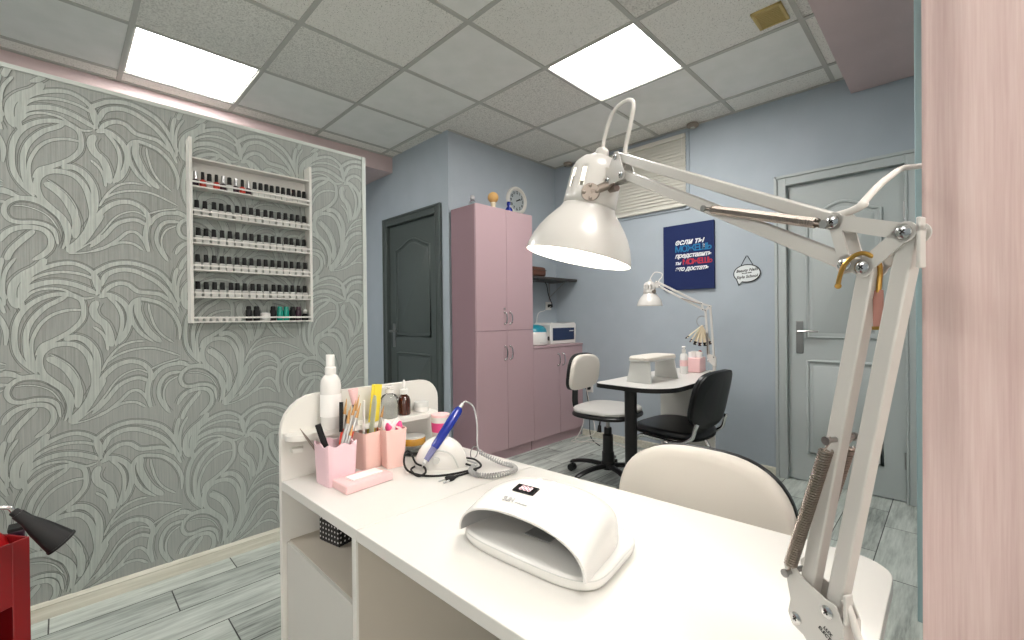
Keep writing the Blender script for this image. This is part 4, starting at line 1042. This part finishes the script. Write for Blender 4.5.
# rear panel with rounded top corners
bp = [(xn(1.14), 0), (.815, 0), (.815, zt-.06)] + [(.815-.06+.06*math.cos(math.radians(a)), zt-.06+.06*math.sin(math.radians(a))) for a in range(15, 91, 15)] + \
     [(xn(1.14)+.085-.085*math.sin(math.radians(a)), zt-.085+.085*math.cos(math.radians(a))) for a in range(0, 91, 15)]
pmY = Matrix(((1, 0, 0, 0), (0, 0, 1, 0), (0, 1, 0, 0), (0, 0, 0, 1)))
MB().prism(bp, 1.1305, 1.146, pmY).build('back_panel', 'white_melamine', t, bevel=.0012)
SHP = [(xn(1.14)+.004, 1.130), (xn(1.14)+.004, 1.118)] + arc(.40, 1.105, .034, 180, 270, 5)[0:0] + arc(.398, 1.108, .034, 180, 290, 6) + [(.47, 1.082), (.62, 1.066)] + arc(.745, 1.092, .032, 270, 360, 6) + [(.777, 1.130)]
MB().prism(SHP, .848, .862).build('upper_shelf', 'white_melamine', t, bevel=.0015)
MB().prism([(xn(1.1)+.02, 1.1305), (xn(1.1)+.02, 1.112), (xn(1.1)+.04, 1.105), (xn(1.1)+.05, 1.1305)], .815, .825).build('shelf_bracket', 'white_melamine', t)
MB().bx(.374, xf(YS)-.02, YS+.004, YS+.020, 0, .729).build('divider_panel', 'desk_side', t)
MB().bx(.80, .815, YS+.020, 1.1305, 0, .729).build('rear_board', 'desk_side', t)
MB().bx(.380, .80, YS+.020, 1.1305, .592, .606).build('niche_floor', 'desk_side', t)
MB().bx(.385, .80, YS+.020, 1.1305, .02, .034).build('bottom_board', 'desk_side', t)
d_ = MB().bx(.372, .388, YS+.022, 1.128, .02, .604).build('door', 'desk_door', t, bevel=.001)
MB().bx(.41, .80, .12, .136, 0, .729).build('end_panel', 'desk_side', t)
MB().bx(xn(YS)-.0002, xn(YS)+.004, .771, .787, 0, .729).build('divider_edge', 'white_melamine', t)
t = thing('storage_box', 'small black white-dotted box in the open niche of the near desk', 'box', (.485, 1.052, .606), .2)
MB().box((0, 0, .035), (.10, .075, .07)).build('body', 'polka_dots', t, bevel=.003)
MB().box((0, 0, .074), (.104, .079, .012)).build('lid', 'polka_dots', t, bevel=.002)

# ------------------------------------------------------------------ things on the near desk
DZ = .7502
# UV lamp
UX, UY, UW, UD = .484, .479, .276, .185
t = thing('nail_dryer', 'white arched nail-drying lamp with digital display on the near desk', 'nail lamp', (UX, UY, .7505), math.radians(4))
def base_outline(sc):
    P = []
    for k in range(64):
        a = 2*PI*k/64; c_, s_ = math.cos(a), math.sin(a); n = 5.0
        x = UD/2*math.copysign(abs(c_)**(2/n), c_); y = UW/2*math.copysign(abs(s_)**(2/n), s_)
        y *= 1-.10*(x/UD+.5)
        if x < 0: x -= .004*(1-(2*y/UW)**2)*(-2*x/UD)
        P.append((x*sc+UD/2, y*sc))
    return P
m = MB(); m.loops([[(x, y, z) for x, y in base_outline(s_)] for s_, z in ((.965, 0), (.985, .003), (1.0, .008), (1.0, .015), (.985, .019), (.95, .0205))]); m.build('base', 'plastic_white', t, ang=50)
m = MB(); m.loops([[(x, y, z) for x, y in base_outline(s_)] for s_, z in ((.99, .0145), (1.002, .0152), (1.002, .0160), (.99, .0167))]); m.build('base_seam', 'plastic_gray', t, ang=50)
def shell(off_):
    L = []
    NU, NV = 22, 40
    for i in range(NU+1):
        u = i/NU; L_ = []
        for j in range(NV+1):
            f = PI*j/NV; c_, s_ = math.cos(f), math.sin(f)
            k = math.sqrt(max(0, 1-max(0, (u-.42)/.58)**2.3))           # rounding of the back
            A = (UW/2-.012-off_)*(1-.14*u)*(.58+.42*k if u > .42 else 1); Hh = (.080-off_)*(.16+.84*k)*(.70+.30*math.sin(min(1, u/.42)*PI/2))
            p_ = .80-.32*math.sin(min(1, u/.45)*PI/2); y = A*math.copysign(abs(c_)**.88, c_); z = Hh*abs(s_)**p_
            flare = .008*(1-s_)**2*math.copysign(1, c_)
            front = .002+.004*s_**1.5                                 # top of the opening set back from the feet
            x = front+(UD-.010-off_-front)*(1-(1-u)**1.0)
            x -= .0*s_
            L_.append((x, y, .0195+z))
        L.append(L_)
    return L
m = MB(); m.loops(shell(0), closed=False); m.build('shell', 'plastic_white', t, ang=75)
m = MB(); m.loops(shell(.0045), closed=False); m.build('inner_shell', 'inner_gray', t, ang=75)
m = MB(); A_, B_ = shell(0)[0], shell(.0045)[0]; m.loops([[Vector(p) for p in A_], [Vector(p)+Vector((-.001, 0, 0)) for p in A_], [Vector(p)+Vector((-.001, 0, 0)) for p in B_], [Vector(p) for p in B_]], closed=False); m.build('opening_rim', 'plastic_white', t, ang=60)
MB().box((.10, 0, .022), (.09, .05, .002)).build('hand_plate', 'inner_gray', t, bevel=.0008)
SG = [Vector(p) for l_ in shell(0) for p in l_]
def sz_(x, y):
    w0 = z0 = 0
    for p in SG:
        if p.z < .045: continue
        d2 = (p.x-x)**2+(p.y-y)**2; q = math.exp(-d2/(2*.007**2)); w0 += q; z0 += q*p.z
    return z0/w0
def on_shell(x, y, lift):
    tx = Vector((0, -1, (sz_(x, y-.006)-sz_(x, y+.006))/.012)).normalized(); ty = Vector((1, 0, (sz_(x+.006, y)-sz_(x-.006, y))/.012))
    n = tx.cross(ty).normalized(); ty = n.cross(tx)
    m_ = Matrix((tx, ty, n)).transposed().to_4x4(); m_.translation = Vector((x, y, sz_(x, y)))+n*lift; return m_
def shell_text(s_, size, mat, name, x, y, lift, **k):
    m_ = on_shell(x, y, lift); return text_mesh(s_, size, mat, t, name, m_.translation, m_.to_euler(), **k)
MB().box(None, (.044, .020, .003), mat=on_shell(.054, .020, .0006)).build('display', 'display_black', t, bevel=.001)
shell_text('888', .0165, 'led_red', 'digits', .054, .020, .0023, shear=.1, bold=.0003, depth=.0001)
shell_text('SUN', .0125, 'cord_gray', 'lettering', .027, .034, .0012, bold=.0004, depth=.0003)
shell_text('professional', .0048, 'cord_gray', 'lettering', .0245, .006, .0014, depth=.0003)
for k in range(3): MB().cyl((.105, .03-.03*k, sz_(.105, .03-.03*k)-.003), (.105, .03-.03*k, sz_(.105, .03-.03*k)+.0006), .0055, seg=14).build('button', 'plastic_gray', t)

# pencil cups
def square_cup(label, loc, rz, w_, h_, mat, taper=.86, wavy=True, name='pencil_cup'):
    t = thing(name, label, 'cup', loc, rz, 'pink cups on the near desk')
    n = 10
    def ring(hw, z, wv, r_=.12):
        P = []
        for sx, (ax_, ay) in enumerate((((-1, -1)), ((1, -1)), ((1, 1)), ((-1, 1)))):
            bx_, by = ((1, -1), (1, 1), (-1, 1), (-1, -1))[sx]
            for k in range(n):
                q = k/n; x, y = ax_+(bx_-ax_)*q, ay+(by-ay)*q
                m_ = max(abs(x), abs(y)); rr = (abs(x)**8+abs(y)**8)**(1/8); x, y = x/rr, y/rr
                P.append((x*hw, y*hw, z+(wv*(math.cos(4*PI*q)*.5+.5)**1 - wv if wavy else 0)))
        return P
    hw = w_/2; wv = .008 if wavy else 0
    L = [ring(hw*taper*.96, 0, 0), ring(hw*taper, .003, 0), ring(hw, h_, wv), ring(hw-.003, h_, wv), ring(hw*taper-.003, .005, 0)]
    MB().loops(L).build('wall', mat, t, ang=30)
    return t
C1 = square_cup('square lilac-pink cup with a wavy rim, leftmost on the near desk', (.452, 1.036, DZ), math.radians(3), .076, .097, 'cup_lilac', .9)
C2 = square_cup('peach-pink cup between the wavy-rimmed cup and the cup of hot-pink tips', (.553, 1.076, DZ), math.radians(12), .060, .094, 'cup_peach', .86, False)
C3 = square_cup('peach-pink cup holding hot-pink and white tips, nearest the drill machine', (.604, 1.040, DZ), math.radians(-8), .060, .098, 'cup_peach', .80, False)
for C_, z in ((C1, .02), (C2, .02), (C3, .02)): pass
def stick(name, label, cat, c0, off0, top, parts, group=None):
    """a slim tool standing in a cup: parts = list of (from, to, radius0, radius1, material, part name)"""
    a = Vector(c0)+Vector(off0); b = Vector(top); t = thing(name, label, cat, a, 0, group); d_ = b-a
    for f0, f1, r0, r1, mt, nm, fl_ in parts:
        MB().tube([d_*f0, d_*(f0+f1)/2, d_*f1], [r0, (r0+r1)/2, r1], 10, flat=fl_).build(nm, mt, t)
    return t
c1 = (.452, 1.036, DZ+.0055); c2 = (.553, 1.076, DZ+.0055); c3 = (.604, 1.040, DZ+.0055)
brush = lambda hm_, : [(0, .62, .0032, .0042, hm_, 'handle', 1), (.62, .8, .0042, .0036, 'silver', 'ferrule', 1), (.8, 1, .0040, .0008, 'bristle', 'bristles', 1)]
stick('cuticle_pusher', 'thin bare metal tool leaning out left of the wavy-rimmed cup', 'tool', c1, (.005, .018, 0), (.386, 1.075, .880), [(0, .8, .0028, .0026, 'bronze_steel', 'shaft', 1), (.8, 1, .0026, .0006, 'bronze_steel', 'point', 1)])
stick('marker_pen', 'black pen leaning left in the wavy-rimmed cup', 'pen', c1, (.0, -.004, 0), (.420, 1.058, .886), [(0, .55, .005, .006, 'silver', 'barrel', 1), (.55, 1, .0078, .0068, 'cap_black', 'cap', 1)])
stick('nail_brush_tool', 'tall black flat-handled tool standing in the wavy-rimmed cup', 'tool', c1, (.012, .0, 0), (.478, 1.060, .930), [(0, .6, .0032, .0032, 'silver', 'shaft', 1), (.6, 1, .0062, .0062, 'cap_black', 'head', .7)])
stick('nail_clipper', 'black-handled clipper behind the tall black tool in the wavy-rimmed cup', 'clipper', c1, (.02, .012, 0), (.490, 1.068, .895), [(0, .7, .005, .006, 'silver', 'jaws', .5), (.7, 1, .0095, .008, 'cap_black', 'grip', .6)])
stick('nail_brush', 'short green-handled brush in the wavy-rimmed cup', 'brush', c1, (.0, -.016, 0), (.488, 1.020, .880), brush('green_gloss'), 'brushes in the wavy-rimmed cup')
for k, (dx, dy, dz, hc, lab) in enumerate(((.058, .020, .170, 'silver', 'silver-handled brush nearest the black tool'), (.050, .030, .185, 'red_gloss', 'red-handled brush behind the silver one'), (.068, .012, .182, 'silver', 'silver-handled brush leaning furthest right but one'),
        (.075, .0, .175, 'red_gloss', 'red-handled brush leaning right, front of the bunch'), (.082, .018, .192, 'paper_white', 'white-handled brush leaning furthest right'), (.044, .008, .160, 'bronze_steel', 'brown metal brush, shortest of the bunch'))):
    stick('nail_brush', lab+' in the wavy-rimmed cup', 'brush', c1, (-.012+.006*k, -.014+.004*k, 0), (c1[0]+dx*.85, c1[1]+dy, DZ+dz), brush(hc), 'brushes in the wavy-rimmed cup')
stick('powder_puff_brush', 'round pale-pink tufted brush behind the thin brushes', 'brush', c2, (-.018, .0, 0), (.520, 1.085, .955), [(0, .75, .0035, .0035, 'silver', 'handle', 1), (.75, .8, .005, .006, 'maroon', 'ferrule', 1), (.8, 1, .007, .013, 'cup_pink', 'tuft', 1)])
stick('nail_file', 'pale green-grey rounded file standing in the middle peach cup', 'file', c2, (-.004, -.008, 0), (.566, 1.058, .935), [(0, .9, .012, .012, 'file_green', 'blade', .18), (.9, 1, .012, .006, 'file_green', 'tip', .2)])
stick('nail_file', 'clear-white narrow file beside the green-grey file in the middle peach cup', 'file', c2, (-.016, -.008, 0), (.538, 1.062, .925), [(0, 1, .0045, .0045, 'paper_white', 'blade', .5)])
stick('nail_brush', 'red-handled brush standing in the middle peach cup', 'brush', c2, (.012, .004, 0), (.592, 1.060, .905), brush('red_gloss'))
# yellow foam buffer
t = thing('buffer_block', 'long yellow buffer block rising behind the middle peach cup', 'buffer', Vector(c2)+Vector((.010, .012, 0)), 0)
mq = Matrix.Rotation(math.radians(7), 4, 'Y') @ Matrix.Rotation(math.radians(20), 4, 'Z')
MB().box(None, (.026, .012, .20), mat=mq @ Matrix.Translation((0, 0, .104))).build('foam', 'yellow_foam', t, bevel=.0015)
MB().box(None, (.0265, .0006, .2005), mat=mq @ Matrix.Translation((0, -.0063, .104))).build('abrasive_face', 'yellow_foam', t)
# flower-like pink/white tips in the third cup
for k, (x, y, c_, lab) in enumerate(((-.017, -.014, 'hot_pink', 'hot-pink rounded sponge tip at the left of the third cup'), (.018, -.010, 'hot_pink', 'hot-pink rounded sponge tip at the right of the third cup'), (0, .004, 'paper_white', 'white notched sponge between the pink ones in the third cup'))):
    t = thing('sponge', lab, 'sponge', Vector(c3)+Vector((x*.6, y*.6, 0)), math.radians(-8))
    if c_ == 'hot_pink':
        MB().tube([(0, 0, 0), (0, 0, .07), (x*.3, 0, .098), (x*.5, 0, .108)], [.006, .010, .013, .004], 14, flat=.6).build('tip', c_, t)
        MB().tube([(0, -.001, .088), (x*.3, -.001, .0925)], [.0135, .0137], 14, flat=.62).build('band', 'cup_pink', t)
    else:
        m = MB(); m.prism([(-.020, .0), (.020, .0), (.024, .108), (.018, .117), (.006, .110), (0, .1), (-.006, .110), (-.018, .117), (-.024, .108)], -.004, .004, pmY); m.build('body', c_, t, bevel=.002)
# bottles and jars on the upper shelf
SZ = .862
t = thing('spray_bottle', 'tall white spray bottle with cap standing on the raised shelf', 'bottle', (.471, 1.104, SZ))
MB().lathe([(.0225, 0), (.0245, .004), (.0245, .105), (.023, .118), (.017, .129), (.0125, .133), (.0125, .137)], 28).build('body', 'plastic_white', t)
MB().lathe([(.0135, .134), (.0135, .150), (.0105, .153), (.0105, .180), (.0095, .182)], 24).build('spray_cap', 'plastic_white', t)
MB().lathe([(.02475, .03), (.02475, .085)], 28, cap0=False, cap1=False).build('label', 'paper_white', t)
t = pump_bottle('clear pump bottle behind the third pink cup on the raised shelf', (.630, 1.098, SZ), .088, .0225, 'glass_clear')
t = thing('dropper_bottle', 'amber glass dropper bottle on the raised shelf', 'bottle', (.677, 1.100, SZ))
MB().lathe([(.0165, 0), (.018, .004), (.018, .038), (.015, .050), (.0085, .056), (.0085, .060)], 24).build('body', 'amber_glass', t)
MB().lathe([(.0115, .058), (.0115, .072), (.007, .074)], 20).build('collar', 'plastic_white', t)
MB().lathe([(.0042, .073), (.0038, .092), (.0018, .098)], 12).build('dropper_tip', 'plastic_white', t)
t = thing('cream_jar', 'small white lidded jar at the right end of the raised shelf', 'jar', (.737, 1.104, SZ))
MB().lathe([(.019, 0), (.0205, .003), (.0205, .014)], 24).build('body', 'plastic_white', t)
MB().lathe([(.0215, .014), (.0215, .026), (.020, .028), (0, .0285)], 24).build('lid', 'plastic_gray', t)
t = thing('glass_jar', 'glass jar with a gold band and pale lid beside the third pink cup', 'jar', (.694, 1.085, DZ))
MB().lathe([(.028, 0), (.032, .004), (.033, .02), (.031, .03)], 28).build('body', 'glass_clear', t)
MB().lathe([(.0345, .03), (.036, .034), (.036, .046), (.034, .049)], 28).build('gold_band', 'gold_jam', t)
MB().lathe([(.0345, .049), (.033, .053), (0, .054)], 28).build('lid', 'plastic_gray', t)
t = thing('plastic_cup', 'clear plastic cup with a bright pink band behind the blue handpiece', 'cup', (.750, 1.030, DZ))
MB().lathe([(.021, 0), (.024, .06), (.026, .105), (.0245, .105), (.0225, .06), (.0195, .003)], 26).build('wall', 'cord_white', t)
MB().lathe([(.0244, .064), (.0258, .09)], 26, cap0=False, cap1=False).build('band', 'hot_pink', t)
MB().lathe([(.0255, .105), (.0265, .107), (.0255, .112), (0, .1125)], 26).build('lid', 'cup_pink', t)
# flat pink box with paper
t = thing('paper_tray', 'flat pink box with white paper wipes in front of the wavy-rimmed cup', 'box', (.488, .966, DZ), math.radians(0))
P4 = [(-.060, .058), (-.058, -.033), (.062, -.020), (.050, .040)]
MB().prism(P4, 0, .019).build('box', 'pink_box', t, bevel=.0025)
MB().box((.004, .008, .021), (.078, .032, .004), rz=.12).build('wipes', 'paper_white', t, bevel=.001)
# e-file machine
EX, EY = .6865, .9405
t = thing('nail_drill', 'rounded white nail drill machine resting on the near desk', 'machine', (EX, EY, DZ), math.radians(49))
L = []
for u in [i/18 for i in range(19)]:
    x = -.032+.064*u; k = math.sin(PI*min(max(u, .04), .96))**.42
    L.append([(x+0, .068*k*math.cos(f)*(1 if True else 0), max(0, .079*k**.9*math.sin(f))) for f in [PI*j/24 for j in range(25)]])
m = MB(); m.loops([l_ for l_ in L], closed=True); m.build('body', 'plastic_white', t, ang=60)
m = MB(); m.tube(crom([(-.033, -.045, .006), (-.035, -.030, .036), (-.035, 0, .050), (-.035, .030, .036), (-.033, .045, .006)], 6), .002, 6); m.build('front_groove', 'plastic_gray', t)
MB().cyl((-.034, .01, .026), (-.041, .01, .026), .009, .008, seg=18).build('dial', 'plastic_gray', t)
# handpiece
a, b = Vector((.617, .925, .7690)), Vector((.741, .931, .8935)); u = b-a
t = thing('drill_handpiece', 'glossy blue drill handpiece leaning on the white machine', 'handpiece', a)
MB().tube([u*0, u*.04, u*.05, u*.12], [.0015, .0015, .005, .0055], 16).build('nose', 'silver', t)
MB().tube([u*.10, u*.16, u*.30], [.0068, .0078, .0088], 20).build('collar', 'blue_clear', t)
MB().tube([u*.30, u*.33, u*.55, u*.78, u*.93, u*.97, u*1.0], [.0090, .0105, .0118, .0128, .0122, .0105, .007], 24).build('grip', 'blue_gloss', t)
MB().tube([u*.985, u*1.03, u*1.08], [.0055, .0048, .004], 14).build('strain_relief', 'plastic_gray', t)
# grey coiled lead
tip = b+u*.07
P0_ = crom([tip, tip+Vector((.015, .003, .004)), tip+Vector((.036, -.004, -.014)), Vector((.778, .905, .845)), Vector((.765, .890, .800)), Vector((.764, .880, .783))], 8)
path = crom([Vector((.764, .880, .783)), Vector((.775, .858, .772)), Vector((.790, .825, .760)), Vector((.797, .792, .758)), Vector((.782, .768, .757)), Vector((.748, .768, .757)), Vector((.712, .785, .757)), Vector((.695, .812, .757)), Vector((.704, .845, .757)), Vector((.73, .862, .757))], 26)
hp = []; ph = 0
for i in range(len(path)-1):
    T = (path[i+1]-path[i]); ln = T.length; T.normalize(); x_ = T.orthogonal().normalized(); x_ = Vector((0, 0, 1)).cross(T).normalized(); y_ = T.cross(x_)
    sub = 5
    for s_ in range(sub):
        ph += ln/sub/.0066*2*PI; hp.append(path[i]+T*ln*s_/sub+(x_*math.cos(ph)+y_*math.sin(ph))*.0046)
lead = MB(); lead.tube(P0_, .0022, 8); lead.tube(hp, .0020, 5)
lead.tube(crom([hp[-1], Vector((.745, .868, .757)), Vector((.738, .89, .762)), Vector((.722, .905, .77))], 5), .0022, 8)
tag(lead.build('coiled_lead', 'cord_gray'), 'grey coiled lead looping from the blue handpiece onto the desk', 'cable')
# clear loop strap behind
tag(MB().tube([Vector((.788+.017*math.cos(2*PI*k/20), .930+.005*math.cos(2*PI*k/20), .765+.016*math.sin(2*PI*k/20))) for k in range(20)], .0016, 6, closed=True).build('wire_ring', 'steel'), 'small steel wire ring standing behind the drill machine', 'ring')
# black mains lead with plug
t = thing('mains_lead', 'black mains lead with two-pin plug looped around the drill machine', 'cable', (0, 0, 0))
z = DZ+.0028
P = [(.720, .905, .760), (.735, .87, z), (.720, .845, z), (.690, .845, z), (.668, .848, z)]
MB().tube(crom(P, 8), .0026, 8).build('lead', 'rubber_black', t)
P = [(.725, .90, .772), (.748, .880, .766), (.742, .850, z+.004), (.700, .850, z+.003), (.650, .872, z), (.612, .905, z), (.596, .950, z+.004), (.604, .985, .768), (.618, 1.000, .789), (.627, .990, .788), (.625, .965, .768), (.633, .940, z+.008), (.620, .915, z+.003), (.600, .915, z), (.604, .945, z), (.62, .975, z), (.66, .985, z), (.70, .985, z), (.735, .955, z), (.745, .925, .765)]
MB().tube(crom(P, 8), .0026, 8).build('lead_loop', 'rubber_black', t)
pl = Vector((.668, .848, z)); dd = Vector((-.042, -.004, 0)).normalized()
pr = Vector((dd.y, -dd.x, 0))
m = MB(); m.tube([pl-dd*.004, pl+dd*.006, pl+dd*.014, pl+dd*.022, pl+dd*.032, pl+dd*.036], [.0032, .0045, .0065, .0105, .0115, .0095], 14, flat=.72); m.build('plug', 'rubber_black', t)
for e in (-1, 1): MB().cyl(pl+dd*.034+pr*e*.0072, pl+dd*.054+pr*e*.0082, .0018, seg=10).build('pin', 'silver', t)

# ------------------------------------------------------------------ red cart with clip lamp, bottom left
t = thing('tool_cart', 'dark red metal cart at the lower left edge', 'cart', (0, 0, 0))
c0 = Vector((-.049, 1.329, 0)); ex = Vector((-.826, -.563, 0)).normalized(); ey = Vector((-ex.y, ex.x, 0)) ; ey = ey if ey.y > 0 else -ey
mc = Matrix((ex, ey, Vector((0, 0, 1)))).transposed().to_4x4(); mc.translation = c0
def cb_(x0, x1, y0, y1, z0, z1, name, mat='red_metal', bv=.002):
    return MB().box(None, (x1-x0, y1-y0, z1-z0), mat=mc @ Matrix.Translation(((x0+x1)/2, (y0+y1)/2, (z0+z1)/2))).build(name, mat, t, bevel=bv)
cb_(0, .42, 0, .003, .575, .70, 'front_panel'); cb_(0, .42, .297, .30, .53, .70, 'back_panel'); cb_(0, .003, .003, .297, .05, .70, 'side_panel'); cb_(.417, .42, .003, .297, .05, .70, 'side_panel')
cb_(.003, .417, .003, .297, .60, .603, 'tray_bottom')
cb_(.003, .417, .003, .297, .32, .323, 'shelf'); cb_(.003, .417, .003, .297, .06, .063, 'shelf'); cb_(0, .42, 0, .003, .30, .40, 'middle_lip'); cb_(0, .42, 0, .003, .05, .13, 'lower_lip'); cb_(0, .42, .297, .30, .05, .53, 'rear_sheet')
cb_(0, .028, -.001, .002, .05, .70, 'corner_post')
for x in (.04, .38):
    for y in (.04, .26):
        p = mc @ Vector((x, y, 0)); MB().cyl(p+Vector((-.008, 0, .025)), p+Vector((.008, 0, .025)), .025, seg=16).cyl(p+Vector((0, 0, .03)), p+Vector((0, 0, .052)), .008, seg=8).build('caster', 'rubber_black', t)
p = Vector((-.135, 1.372, .603))
t = thing('red_ball', 'glossy red ball lying in the top tray of the red cart', 'ball', p)
MB().sphere((0, 0, .061), .061, 24).build('ball', 'red_ball', t)
p = Vector((-.069, 1.392, .603))
t = thing('small_box', 'small dark box in the right corner of the red cart tray', 'box', p, 0)
MB().box((0, 0, .05), (.024, .036, .10)).build('carton', 'maroon', t, bevel=.003)
MB().box((0, 0, .102), (.025, .037, .006)).build('lid', 'cap_black', t, bevel=.001)
a, b = Vector((-.061, 1.25, .7725)), Vector((-.003, 1.243, .7000)); u = (b-a).normalized()
t = thing('clip_lamp', 'small black cone-shaped lamp on a silver gooseneck over the red cart', 'lamp', a)
tl = (b-a).length
MB().tube([u*-.010, u*-.008, u*0.0, u*.001], [.004, .0075, .008, .008], 20).build('lamp_neck', 'black_lamp', t)
o = MB(); o.tube([u*0, u*.02, u*tl*.5, u*tl*.85, u*tl], [.0095, .0105, .017, .0225, .0245], 32); 
o.build('lamp_shade', 'black_lamp', t)
MB().tube([u*(tl-.0035), u*(tl+.0005)], [.0253, .0253], 32).build('shade_ring', 'black_lamp', t)
g = mc @ Vector((.12, .20, .70))-a
MB().tube(crom([u*-.008, Vector((-.012, 0, .016)), Vector((-.035, .0, .018)), Vector((-.075, .0, .004)), Vector((-.12, .01, -.03)), g+Vector((0, 0, .03)), g], 8), .0042, 10).build('gooseneck', 'chrome', t)
MB().box(g+Vector((0, 0, -.008)), (.04, .03, .05)).build('clip', 'black_lamp', t, bevel=.003)
